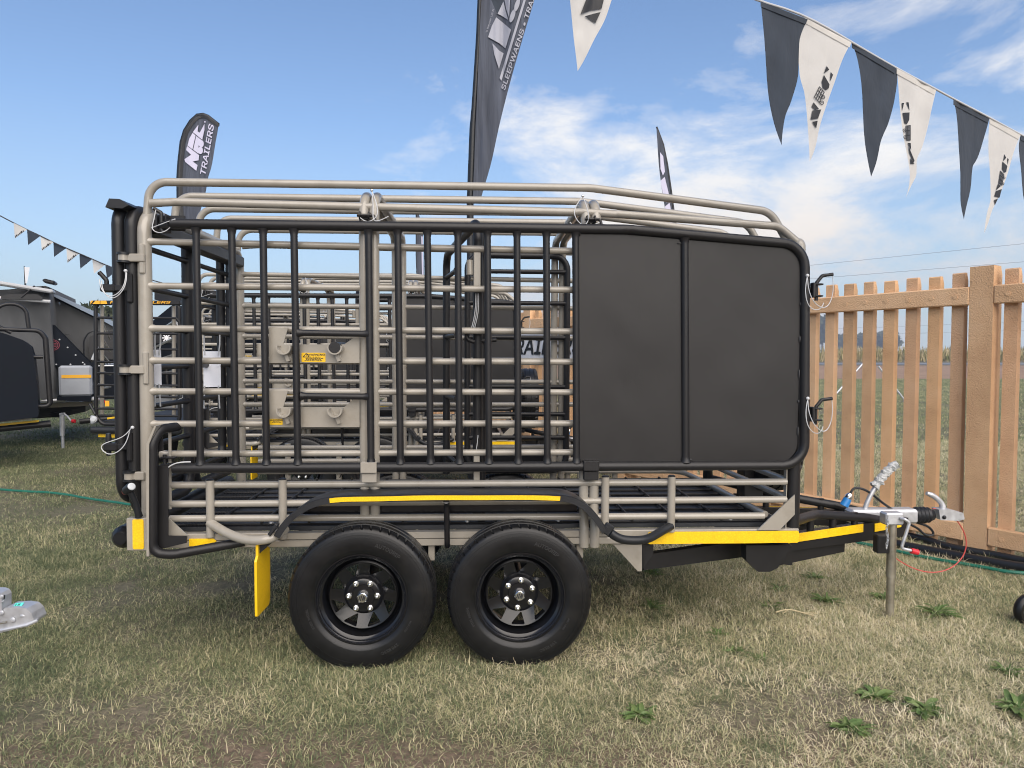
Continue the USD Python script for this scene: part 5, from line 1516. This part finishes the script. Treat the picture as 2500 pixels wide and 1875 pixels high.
aw = wpart(t, 'awning_end', moved(cbox((-.075, -.13, -.028), (.075, .13, .028), .02), c_(332, 290, -.5), ry=math.radians(14)), 'black_satin')
wpart(t, 'awning_arm', bar(c_(215, 322, -.6), c_(135, 415, -.6), .012, 8), 'black_satin')
wpart(t, 'rail', bar(c_(-200, 408, -.55), c_(322, 440, -.55), .026, 8), 'awning')
wpart(t, 'rail_end', cbox(c_(355, 440, -.62), c_(386, 468, -.5), .01), 'pipe_black')
wpart(t, 'zip_seam', tube([c_(305, 328, -.42), c_(316, 360, -.43), c_(316, 400, -.43)], .016, 6), 'pipe_black')
wpart(t, 'side_panel', ext(ZC, [(370, 592), (398, 598), (642, 912), (668, 905), (668, 1190), (600, 1195), (598, 940), (400, 935)], Y2 - .24, Y2 - .02), 'camper_navy', False)
for p in ((405, 670), (455, 732), (504, 793), (553, 852), (597, 910), (436, 924), (522, 924), (608, 924)):
    wpart(t, 'rivet', moved(trimesh.creation.icosphere(1, .012), c_(*p, -.245)), 'cable_white')
P = Point(*W(*ZC(416, 774), Y2 - .24)[[0, 2]]).buffer(.085)
wpart(t, 'emblem', plate_xz(P.difference(P.buffer(-.008)).union(P.buffer(-.02).difference(P.buffer(-.026))).union(unary_union([affinity.translate(sbox(P.centroid.x - .045, P.centroid.y - .005, P.centroid.x + .045, P.centroid.y + .005), 0, d) for d in (-.026, 0, .026)])), Y2 - .246, Y2 - .24), 'logo_red', False)
wpart(t, 'vent', ext(ZC, [(480, 688), (520, 682), (572, 694), (530, 704), (500, 706)], Y2 - .03, Y2 + .01), 'pipe_black', False)
wpart(t, 'storage_box', pbox((402, 1172), (600, 934), -.45, -.26, .03), 'camper_grey', 30)
wpart(t, 'stripe', ext(ZC, [(415, 1006), (597, 1006), (597, 1030), (415, 1030)], Y2 - .456, Y2 - .45), 'ink_orange', False)
wpart(t, 'box_base', ext(ZC, [(395, 1172), (604, 1172), (600, 1218), (392, 1200)], Y2 - .44, Y2 + .0), 'camper_navy', False)
wpart(t, 'step', pbox((300, 1215), (452, 1190), -.4, .1, .02), 'galvanised', False)
wpart(t, 'step', pbox((600, 1212), (668, 1180), -.4, .1, .02), 'galvanised', False)
wpart(t, 'chassis', ext(ZC, [(300, 1218), (720, 1212), (720, 1245), (300, 1258)], Y2 - .1, Y2 + 1.5), 'tan_paint', False)
wpart(t, 'under_gear', canvas_mesh([(300, 1262), (720, 1244), (720, 1290), (560, 1330), (300, 1330)], Y2 + .2, Y2 + 1.2, .4, 3), 'black_satin', 30)
wpart(t, 'reflector_strip', ext(ZC, [(500, 1350), (634, 1334), (634, 1348), (500, 1364)], Y2 - 1.2, Y2 - 1.19), 'reflector', False)
wpart(t, 'drawbar', bar(c_(350, 1375, -1.12), c_(660, 1345, -1.12), .04, 10), 'black_satin')
wpart(t, 'door_window', ext(ZC, [(694, 712), (712, 698), (905, 690), (905, 885), (694, 885)], Y2 - .0, Y2 + .08, .03), 'ink', False)
wpart(t, 'door_frame', tube(fillet([c_(660, 1000, -.02), c_(655, 735, -.02), c_(690, 664, -.02), c_(905, 655, -.02)], .25), .012, 6), 'pipe_black')
for p, q in (((706, 785), (678, 888)), ((640, 1066), (722, 1086))):
    wpart(t, 'support_leg', tube([c_(*p, -.15), c_((p[0] + q[0]) / 2 + 3, (p[1] + q[1]) / 2, -.17), c_(*q, -.15)], [.022, .03, .02], 8), 'lens_white')
wpart(t, 'tail_lamp', moved(trimesh.creation.icosphere(2, .032), c_(688, 1220, -.4)), 'red_plastic')
wpart(t, 'lower_panel', ext(ZC, [(668, 940), (905, 935), (905, 1200), (668, 1200)], Y2 - .02, Y2 + .05), 'camper_navy', False)
wpart(t, 'side_rail', bar(c_(664, 915, -.05), c_(664, 1170, -.05), .010, 6), 'galvanised')
wpart(t, 'side_rail', bar(c_(664, 938, -.06), c_(905, 934, -.06), .012, 6), 'galvanised')

YAW[0] = None
def fit_x(m, w):
    m.apply_scale([w / m.extents[0], 1, 1])
    return m


# black ladder-ended trailer with the lettered head board
Y3 = 8.2
c_ = wt(ZC, Y3)
lx_, rx_ = c_(735, 600)[0], c_(1400, 600)[0]
t = wthing('stock_trailer', 'black ladder-ended trailer with an orange-lettered head board, between the tent and the nearest trailer', 'trailer', ((lx_ + rx_) / 2, Y3 + 1, 0))
hb_ = wpart(t, 'head_board', cbox((c_(722, 462)[0], Y3 - .04, c_(722, 462)[2]), (c_(1412, 428)[0], Y3 + .04, c_(722, 428)[2]), .008), 'black_satin', False)
hz_ = c_(735, 452)[2]
hh = c_(735, 432)[2] - hz_
sh = [plate_xz(Polygon([tuple(W(*ZC(*p), Y3)[[0, 2]]) for p in q]), Y3 - .046, Y3 - .041) for q in ([(724, 430), (745, 430), (722, 458)], [(738, 456), (762, 430), (795, 430), (795, 456)], [(800, 430), (845, 430), (852, 456), (800, 456)])]
wpart(t, 'lettering', cat(sh + [moved(fit_x(text_xz('NOOT TRAILERS', hh * .95, .004, True, .2), c_(1338, 440)[0] - c_(868, 440)[0]), (c_(868, 440)[0], Y3 - .041, hz_))]), 'ink_orange', False, hb_)
for dy in (0.0,):
    wpart(t, 'end_frame', tube(fillet([c_(760, 462, dy), c_(745, 480, dy), c_(750, 1330, dy), c_(800, 1390, dy), c_(1385, 1400, dy), c_(1400, 1330, dy), c_(1395, 480, dy), c_(1385, 462, dy)], .10, 6), .022, 12), 'black_satin')
wpart(t, 'post', bar(c_(795, 470, .10), c_(795, 1330, .10), .023, 10), 'tan_paint')
wpart(t, 'post', bar(c_(1355, 470, .10), c_(1355, 1330, .10), .023, 10), 'tan_paint')
for v in (560, 683, 804, 904, 992, 1085, 1175, 1268, 1322):
    wpart(t, 'end_bar', bar(c_(752, v), c_(1396, v + 4), .0145, 10), 'black_satin')
for v in (590, 720, 850, 980, 1110):
    wpart(t, 'side_bar', bar(c_(795, v, .1), c_(795 + (v - 590) * .01 + 60, v * .72 + 300, 2.6), .015, 8), 'tan_paint')
    wpart(t, 'side_bar', bar(c_(1355, v, .1), c_(1150, v * .72 + 300, 2.6), .015, 8), 'tan_paint')
wpart(t, 'bumper', tube([c_(708, 1438, -.1), c_(722, 1436, -.1), c_(1400, 1444, -.1), c_(1415, 1446, -.1)], [.025, .042, .042, .025], 12), 'pipe_black')
wpart(t, 'reflector_strip', ext(ZC, [(765, 1466), (1190, 1474), (1190, 1504), (765, 1490)], Y3 - .06, Y3 - .05), 'reflector', False)
wpart(t, 'lamp_box', cbox(c_(702, 1388, -.05), c_(760, 1318, .03), .008), 'camper_grey', False)
lb = wpart(t, 'lamp', moved(lathe([(0, -.012), (.026, -.010), (.033, 0), (.038, .0), (.038, .02)], 24).apply_transform(trimesh.transformations.rotation_matrix(-math.pi / 2, [1, 0, 0])), c_(727, 1352, -.065)), 'lens_white')
wpart(t, 'lamp_stalk', bar(c_(742, 1310, -.05), c_(700, 1232, -.05), .016, 8), 'pipe_black')
wpart(t, 'number_plate', ext(ZC, [(818, 1208), (850, 1208), (850, 1250), (818, 1250)], Y3 - .05, Y3 - .045), 'ink_orange', False)
wpart(t, 'deck', box((c_(760, 1400)[0], Y3 + .1, c_(760, 1400)[2]), (c_(1395, 1400)[0], Y3 + 2.6, c_(760, 1400)[2] + .05)), 'mat_rubber', False)
for xx in (780, 1375):
    cw = c_(xx, 1400) + (0, 1.4, 0)
    wpart(t, 'wheel', moved(trimesh.creation.cylinder(.31, .2, sections=40), (cw[0], cw[1], .31), ry=math.pi / 2), 'rubber')

# dark camper with a slotted roof rack, far behind the rear gates
Y4 = 13.5
c4 = lambda u, v, dy=0.0: W(u, v, Y4 + dy)
t = wthing('camper_trailer', 'dark camper with a slotted roof rack, seen through the rear gate of the nearest trailer', 'camper', (c4(520, 1000)[0], Y4 + 1, 0))
fp = lambda pts: Polygon([tuple(c4(*p)[[0, 2]]) for p in pts])
wpart(t, 'body', plate_xz(fp([(352, 800), (420, 745), (760, 772), (790, 800), (790, 960), (352, 960)]).buffer(-.06).buffer(.06, quad_segs=4), Y4, Y4 + 1.8), 'camper_navy', 30)
rk = fp([(380, 712), (640, 764), (1010, 790), (1010, 800), (640, 782), (380, 732)])
for k in range(16):
    u, v = 640 + k * 23, 770 + k * 1.35
    rk = rk.difference(fp([(u, v), (u + 15, v + .6), (u + 15, v + 7.5), (u, v + 7)]))
wpart(t, 'roof_rack', plate_xz(rk, Y4 - .05, Y4 + .02), 'black_satin', False)
wpart(t, 'name_board', plate_xz(fp([(372, 812), (440, 812), (440, 838), (372, 838)]), Y4 - .02, Y4), 'ink', False)
st = unary_union([affinity.rotate(sbox(-.085, -.011, .085, .011), a) for a in (0, 45, 90, 135)])
p4 = c4(408, 825)
wpart(t, 'emblem', plate_xz(affinity.translate(st, p4[0], p4[2]), Y4 - .024, Y4 - .02), 'ink_white', False)
wpart(t, 'window', plate_xz(rounded(*c4(470, 845)[[0, 2]], *c4(560, 800)[[0, 2]], .05), Y4 - .015, Y4), 'ink', False)
wpart(t, 'skirt', plate_xz(fp([(352, 962), (790, 962), (780, 1000), (360, 1000)]), Y4 + .05, Y4 + 1.7), 'camper_grey', False)
wpart(t, 'rack_tube', tube(fillet([c4(405, 880, -.08), c4(410, 960, -.08), c4(450, 985, -.08), c4(470, 900, -.08)], .15), .03, 8), 'black_satin')
wpart(t, 'wheel', moved(trimesh.creation.cylinder(.34, .22, sections=40), (c4(600, 1000)[0], Y4 + .1, .34), rx=math.pi / 2), 'rubber')

# ------------------------------------------------------------------ small things on the ground
HL = zone(0, 1150, 700 / 1602)
hp = spline([G(*HL(u, v), .012) for u, v in ((-300, 112), (0, 116), (105, 123), (300, 136), (500, 165), (650, 186), (800, 205), (1000, 220))], 60)
hp[:, 2] = ground_z(hp[:, 0], hp[:, 1]) + .035
tag(obj('garden_hose', tube(hp, .012, 8), 'hose_green'), 'thin green garden hose lying on the grass at the left of the nearest trailer', 'hose')
HR = zone(2200, 1100, 300 / 1048)
hp = spline([G(*HR(u, v), .0) for u, v in ((-380, 800), (-150, 850), (0, 886), (230, 936), (450, 977), (700, 1022), (900, 1062), (1048, 1082), (1400, 1130), (2400, 1290))], 60)
hp[:, 2] = ground_z(hp[:, 0], hp[:, 1]) + .030
tag(obj('garden_hose', tube(hp, .0125, 8), 'hose_green'), 'green garden hose lying beside the black pipes below the fence', 'hose')
for pts, r, lab in ((((-400, 670), (0, 790), (300, 850), (500, 888), (700, 930), (1048, 1000), (1500, 1080), (2600, 1270)), .032, 'thick black pipe on the ground beside the green hose, nearer of two'), (((-300, 690), (150, 735), (450, 825), (800, 890), (1048, 945), (1500, 1030), (2600, 1215)), .028, 'thick black pipe on the ground against the foot of the fence, farther of two')):
    hp = spline([G(*HR(u, v), r) for u, v in pts], 40)
    hp[:, 2] = ground_z(hp[:, 0], hp[:, 1]) + r
    tag(obj('pipe', tube(hp, r, 14), 'pipe_black'), lab, 'pipe')
jw = G(*HR(1075, 1490), 0)
t = wthing('jockey_wheel', 'small black rubber wheel cut by the right edge of the picture', 'wheel', jw)
wr2 = lathe([(.050, -.02), (.072, -.024), (.084, -.012), (.086, 0), (.084, .012), (.072, .024), (.050, .02)], 40).apply_transform(trimesh.transformations.rotation_matrix(math.pi / 2, [1, 0, 0]))
wpart(t, 'tyre', moved(wr2, jw + (0, 0, .084), rz=math.radians(15)), 'rubber')
wpart(t, 'rim', moved(lathe([(0, -.012), (.03, -.014), (.046, -.010), (.052, -.016), (.052, .016), (0, .012)], 30).apply_transform(trimesh.transformations.rotation_matrix(math.pi / 2, [1, 0, 0])), jw + (0, 0, .084), rz=math.radians(15)), 'camper_grey')

# coupling of a trailer that stands outside the picture on the left
ZK = zone(0, 1350, 300 / 2212)
YK = 2.72
k_ = wt(ZK, YK)
t = wthing('trailer_coupling', 'galvanised ball coupling with a teal label reaching in from the left edge', 'coupling', (k_(200, 1300)[0], YK, k_(200, 1380)[2]))
P = Polygon([tuple(k_(*p)[[0, 2]]) for p in ((-900, 1010), (0, 1000), (150, 1045), (175, 955), (420, 945), (560, 965), (640, 1040), (668, 1120), (690, 1160), (672, 1205), (520, 1270), (150, 1360), (0, 1405), (-900, 1560))]).buffer(-.004).buffer(.007, quad_segs=3)
m = plate_xz(P, YK - .028, YK + .045)
wpart(t, 'body', m, 'galvanised', 30)
wpart(t, 'nose', moved(trimesh.creation.icosphere(3, 1).apply_scale((.034, .040, .022)), k_(520, 1075, .01)), 'galvanised', True)
wpart(t, 'skirt', tube([k_(-900, 1530, -.03), k_(0, 1395, -.03), k_(500, 1290, -.03), k_(660, 1220, -.025), k_(690, 1165, .01)], .0065, 8), 'galvanised')
P = Polygon([tuple(k_(*p)[[0, 2]]) for p in ((-250, 640), (30, 648), (110, 680), (145, 740), (140, 1040), (0, 1000), (-250, 900))])
wpart(t, 'handle', plate_xz(P, YK - .034, YK + .02), 'galvanised', 30)
wpart(t, 'slot', ext(ZK, [(68, 760), (86, 760), (82, 830), (64, 830)], YK - .0355, YK - .033), 'ink', False)
for u, v, r in ((20, 790, .006), (50, 870, .0028), (10, 1080, .008), (220, 1210, .008)):
    wpart(t, 'bolt', moved(lathe([(0, -.005), (r * .8, -.004), (r, 0), (r * 1.3, .001), (r * 1.3, .004)], 14).apply_transform(trimesh.transformations.rotation_matrix(-math.pi / 2, [1, 0, 0])), k_(u, v, -.034)), 'galvanised')
wpart(t, 'pin', bar(k_(10, 1265, -.04), k_(110, 1245, -.04), .0045, 10), 'steel_worn')
lb0 = k_(355, 958, -.0)
lbm = moved(cbox((-.0165, -.010, -.0008), (.0165, .010, .0012), .0005), lb0 + (0, -.006, .0075), ry=math.radians(-4), rx=math.radians(28))
lbp = wpart(t, 'label', lbm, 'teal_label', False)
for q in range(5):
    wpart(t, 'label_print', moved(cbox((-.0115 + q * .0048, -.0055, .0011), (-.0083 + q * .0048, .005, .0016), .0002), lb0 + (0, -.006, .0077), ry=math.radians(-4), rx=math.radians(28)), 'ink', False, lbp) if q in (0, 2, 3) else None

# ------------------------------------------------------------------ weeds
M['leaf'] = usdkit.material(stage, '/World/Looks/leaf', {
    'g': ('geometry', {}), 'at': ('attribute', {'attribute': 'tone'}), 'n': ('noise_texture', {'scale': 14.0, 'detail': 3.0}), 's': ('math', {'math_type': 'multiply_add', 'value2': 0.5}), 'r': ('rgb_ramp', {'ramp': [(0.2, (0.07, 0.125, 0.035)), (0.6, (0.115, 0.19, 0.055)), (1.0, (0.19, 0.25, 0.085))]}),
    'd': ('principled_bsdf', {'roughness': 0.5}), 't': ('translucent_bsdf', {}), 'mx': ('mix_closure', {'fac': 0.3})},
    [('g.position', 'n.vector'), ('at.fac', 's.value1'), ('n.fac', 's.value3'), ('s.value', 'r.fac'), ('r.color', 'd.base_color'), ('r.color', 't.color'), ('d.BSDF', 'mx.closure1'), ('t.BSDF', 'mx.closure2')], surface='mx.closure')


def weed(n, length, width, up, rg, spread=1.0):
    vs, fs, o = [], [], 0
    for _ in range(n):
        a = rg.uniform(0, 2 * np.pi)
        L = length * rg.uniform(.5, 1.15)
        e = rg.uniform(.15, 1.0) * up
        w = width * rg.uniform(.6, 1.2)
        c0 = np.array([rg.normal(0, .018), rg.normal(0, .018), 0.0]) * spread
        d = np.array([math.cos(a), math.sin(a), 0])
        s_ = np.array([-d[1], d[0], 0])
        tw = rg.normal(0, .5)
        k = 6
        for i in range(k + 1):
            q = i / k
            p = c0 + d * L * q * math.cos(e) + np.array([0, 0, L * (q * math.sin(e) - .75 * q * q * math.sin(e) * .8)]) + np.array([0, 0, .006])
            ww = w * (math.sin(math.pi * min(q * .86 + .1, 1)) ** .8) * .5
            fold_ = np.array([0, 0, ww * .45])
            ss = s_ * math.cos(tw * q) + np.array([0, 0, math.sin(tw * q)])
            vs += [p - ss * ww + fold_, p, p + ss * ww + fold_]
        for i in range(k):
            for j_ in (0, 1):
                b0 = o + i * 3 + j_
                fs += [[b0, b0 + 3, b0 + 4], [b0, b0 + 4, b0 + 1]]
        o += 3 * (k + 1)
    m = trimesh.Trimesh(np.array(vs), np.array(fs), process=False)
    m.metadata['tone'] = np.repeat(rg.uniform(0, .9, n), 21)
    return m


ZW = zone(1400, 1250, 1100 / 2212)
wl_ = [(1790, 525, 60, .15, .016, 1.0, 'large long-leaved weed to the right of the jack stand foot'), (1490, 900, 46, .10, .030, .7, 'broad-leaved weed patch in the right foreground, uppermost of the three'),
       (1730, 985, 52, .11, .030, .7, 'broad-leaved weed patch in the right foreground, nearest to the right edge of the three'), (1370, 1085, 44, .10, .024, .8, 'broad-leaved weed patch in the right foreground, lowest of the three'),
       (330, 1020, 34, .09, .026, .7, 'flat broad-leaved weed in the foreground below the right wheel'), (1240, 455, 40, .13, .013, 1.0, 'wispy long-leaved weed left of the jack stand'),
       (1185, 330, 34, .12, .016, 1.0, 'weed under the far end of the drawbar'), (390, 315, 60, .13, .011, 1.2, 'dense dark tuft under the tan corner gusset'), (385, 470, 40, .13, .011, 1.2, 'upright tuft to the right of the front wheel'),
       (1015, 395, 12, .12, .014, 1.2, 'small upright weed below the drawbar skirt'), (2190, 985, 40, .15, .024, 1.0, 'weed cut by the right edge, in the foreground'), (700, 612, 22, .09, .010, 1.2, 'small fine tuft in the middle of the right-hand grass'),
       (970, 478, 14, .10, .013, 1.0, 'thin weed in the grass below the drawbar'), (1520, 440, 60, .10, .012, 1.0, 'leafy weed against the back of the jack stand'), (1910, 150, 60, .16, .016, 1.1, 'tall weed growing against the foot of the fence'),
       (2120, 800, 30, .10, .014, 1.0, 'weed near the right edge, above the cut one'), (790, 690, 18, .08, .012, .9, 'low weed in the middle of the right-hand grass'), (900, 730, 14, .07, .012, .9, 'lowest of the small weeds in the middle of the right-hand grass')]
for k, (u, v, n, L, w, up, lab) in enumerate(wl_):
    p = G(*ZW(u, v))
    p[2] = ground_z(p[0], p[1])
    o = obj('weed', moved(weed(n, L * .85, w * .85, up, np.random.default_rng(300 + k), .8), (0, 0, 0)), 'leaf', None, True)
    UsdGeom.Xformable(o).AddTranslateOp().Set(Gf.Vec3d(*map(float, p)))
    tag(o, lab, 'weed')
p = G(*ZW(1080, 525))
tag(obj('twig', cat([tube(spline([p + (-.09, .02, .03), p + (-.02, .02, .045), p + (.05, 0, .035), p + (.10, -.03, .03)], 14), .0035, 6), tube([p + (.05, 0, .035), p + (.13, .0, .032)], .002, 6), tube([p + (-.02, .02, .045), p + (-.06, .0, .03)], .002, 6)]), 'straw'), 'pale dry twig lying on the grass below the drawbar', 'twig')

# ------------------------------------------------------------------ far field: maize, braces, wires, trees
M['maize'] = usdkit.material(stage, '/World/Looks/maize', {
    'g': ('geometry', {}), 'at': ('attribute', {'attribute': 'tone'}), 'n': ('noise_texture', {'scale': 0.35, 'detail': 3.0}), 's': ('math', {'math_type': 'multiply_add', 'value2': 0.5}), 's2': ('math', {'math_type': 'multiply_add', 'value2': 0.9}),
    'r': ('rgb_ramp', {'ramp': [(0.3, (0.10, 0.14, 0.04)), (0.5, (0.20, 0.19, 0.07)), (0.7, (0.33, 0.27, 0.14)), (1.0, (0.40, 0.33, 0.20))]}), 'p': ('principled_bsdf', {'roughness': 0.9})},
    [('g.position', 'n.vector'), ('at.fac', 's.value1'), ('n.fac', 's2.value1'), ('s.value', 's2.value3'), ('s2.value', 'r.fac'), ('r.color', 'p.base_color')], surface='p.BSDF')
mr = np.random.default_rng(44)
n = 9000
x, y = mr.uniform(26, 92, n), 86 + mr.uniform(0, 1, n) ** 2 * 14
h = mr.uniform(1.55, 2.25, n)
a = mr.uniform(0, 2 * np.pi, n)
w = mr.uniform(.04, .13, n)
ln = mr.normal(0, .25, (n, 2))
z = terrain(x, y)
dx, dy = np.cos(a) * w / 2, np.sin(a) * w / 2
t0 = mr.uniform(0, .9, n)
v = np.stack([np.c_[x - dx, y - dy, z + t0 * h * .6], np.c_[x + dx, y + dy, z + t0 * h * .6], np.c_[x + dx + ln[:, 0] * .5, y + dy, z + (t0 * .6 + .3) * h], np.c_[x - dx + ln[:, 0] * .5, y - dy, z + (t0 * .6 + .3) * h], np.c_[x + ln[:, 0], y + ln[:, 1], z + np.minimum((t0 * .6 + .55), 1) * h]], 1).reshape(-1, 3)
b = np.arange(n)[:, None] * 5
f = np.vstack([b + np.array(q)[None] for q in ([0, 1, 2], [0, 2, 3], [3, 2, 4])])
mz = trimesh.Trimesh(v, f, process=False)
mz.metadata['tone'] = np.repeat(mr.uniform(0, 1, n), 5)
tag(obj('maize_field', mz, 'maize', None, False), 'dry maize standing beyond the road behind the picket fence', 'maize', kind='stuff')
for k, ((u0, v0), (u1, v1), lab) in enumerate((((360, 1450), (645, 1128), 'thin metal fence stay leaning right, behind the pickets'), ((755, 1205), (1030, 1560), 'thin metal fence stay leaning left, behind the pickets'))):
    a, b = W(*ZF(u0, v0), 22), W(*ZF(u1, v1), 22)
    d = b - a
    lo, hi = (a, b) if a[2] < b[2] else (b, a)
    e = lo + (lo - hi) * ((lo[2]) / (hi[2] - lo[2]))
    t = wthing('fence_stay', lab, 'stay', e)
    wpart(t, 'rod', bar(e, hi, .028, 8), 'galvanised')
    wpart(t, 'foot', moved(trimesh.creation.cylinder(.09, .10, sections=12), e + (0, 0, .03)), 'camper_grey')
for k, (p, q, lab) in enumerate((((80, 195), (2060, -6), 'overhead wire above the fence, topmost'), ((80, 330), (2212, 160), 'overhead wire just above the picket tops'), ((200, 835), (2050, 765), 'overhead wire seen between the pickets, third from the top'), ((200, 900), (2050, 850), 'overhead wire seen between the pickets, lowest'))):
    a, b = W(*ZF(*p), 75), W(*ZF(*q), 66)
    d = b - a
    pts = [a + d * s + (0, 0, -.9 * (1 - (2 * (s + 1.2) / 3.4 - 1) ** 2) * .0) for s in np.linspace(-1.2, 2.2, 20)]
    tag(obj('overhead_wire', tube(pts, .016 if k < 2 else .011, 5), 'asphalt'), lab, 'wire')

M['foliage'] = usdkit.material(stage, '/World/Looks/foliage', {
    'at': ('attribute', {'attribute': 'tone'}), 'r': ('rgb_ramp', {'ramp': [(0.0, (0.030, 0.042, 0.020)), (1.0, (0.085, 0.095, 0.045))]}), 'd': ('principled_bsdf', {'roughness': 0.7}), 't': ('translucent_bsdf', {}), 'mx': ('mix_closure', {'fac': 0.25})},
    [('at.fac', 'r.fac'), ('r.color', 'd.base_color'), ('r.color', 't.color'), ('d.BSDF', 'mx.closure1'), ('t.BSDF', 'mx.closure2')], surface='mx.closure')


def tree(x, y, h, wd, seed, label, n=1500, leaf=.12, group=None):
    rg = np.random.default_rng(seed)
    z0 = float(terrain(x, y))
    t = wthing('tree', label, 'tree', (x, y, z0), group)
    base = np.array([x, y, z0])
    trunk = [tube([base, base + (0, 0, h * .35), base + (wd * .05, 0, h * .7)], [h * .025, h * .018, h * .006], 8)]
    cl = []
    for k in range(9):
        a = rg.uniform(0, 2 * np.pi)
        c = base + np.array([math.cos(a) * wd * .30 * rg.uniform(.3, 1), math.sin(a) * wd * .30 * rg.uniform(.3, 1), h * rg.uniform(.42, .85)])
        cl.append((c, wd * rg.uniform(.14, .25)))
        trunk.append(tube([base + (0, 0, h * .3), (base + c) / 2 + (0, 0, h * .1), c], [h * .012, h * .008, h * .003], 6))
    wpart(t, 'trunk', cat(trunk), 'bark')
    vs = []
    for _ in range(n):
        c, r = cl[rg.integers(len(cl))]
        d = rg.normal(0, 1, 3)
        d /= np.linalg.norm(d)
        p = c + d * r * rg.uniform(.3, 1.25) ** .6 * (1, 1, .85)
        u = rg.normal(0, 1, (2, 3)) * leaf * rg.uniform(.5, 1.2)
        vs.append(np.stack([p - u[0], p + u[1], p + u[0], p - u[1]]))
    v = np.concatenate(vs)
    b = np.arange(n)[:, None] * 4
    cr = trimesh.Trimesh(v, np.vstack([b + [[0, 1, 2]], b + [[0, 2, 3]]]), process=False)
    cr.metadata['tone'] = np.repeat(rg.uniform(0, 1, n), 4)
    wpart(t, 'crown', cr, 'foliage', False)


for k, (zn, u, yy, h, w, lab, n, lf) in enumerate(((ZC, 780, 34, 3.9, 4.2, 'dark bushy tree behind the orange-lettered trailer', 3500, .12), (ZC, 690, 38, 3.5, 3.0, 'smaller tree on the skyline left of the orange-lettered trailer', 2200, .12),
                                                   (ZF, 195, 420, 24, 15, 'tallest of the hazy blue trees on the skyline behind the pickets', 1600, .9), (ZF, 410, 480, 12, 26, 'low hazy tree on the skyline, second gap between the pickets', 1200, 1.0),
                                                   (ZF, 615, 480, 13, 24, 'low hazy tree on the skyline, third gap between the pickets', 1200, 1.0), (ZF, 815, 460, 14, 22, 'low hazy tree on the skyline, fourth gap between the pickets', 1200, 1.0))):
    p = W(*zn(u, 900), yy)
    tree(p[0], yy, h, w, 500 + k, lab, n, lf)
# ------------------------------------------------------------------ evening haze
M['haze_air'] = usdkit.material(stage, '/World/Looks/haze_air', {'v': ('principled_volume', {'color': (0.80, 0.87, 1.0), 'density': 0.0007, 'anisotropy': 0.2})}, [], volume='v.volume')
tag(obj('haze', box((-460, -90, -1.2), (460, 640, 27)), 'haze_air', None, False), kind='stuff')
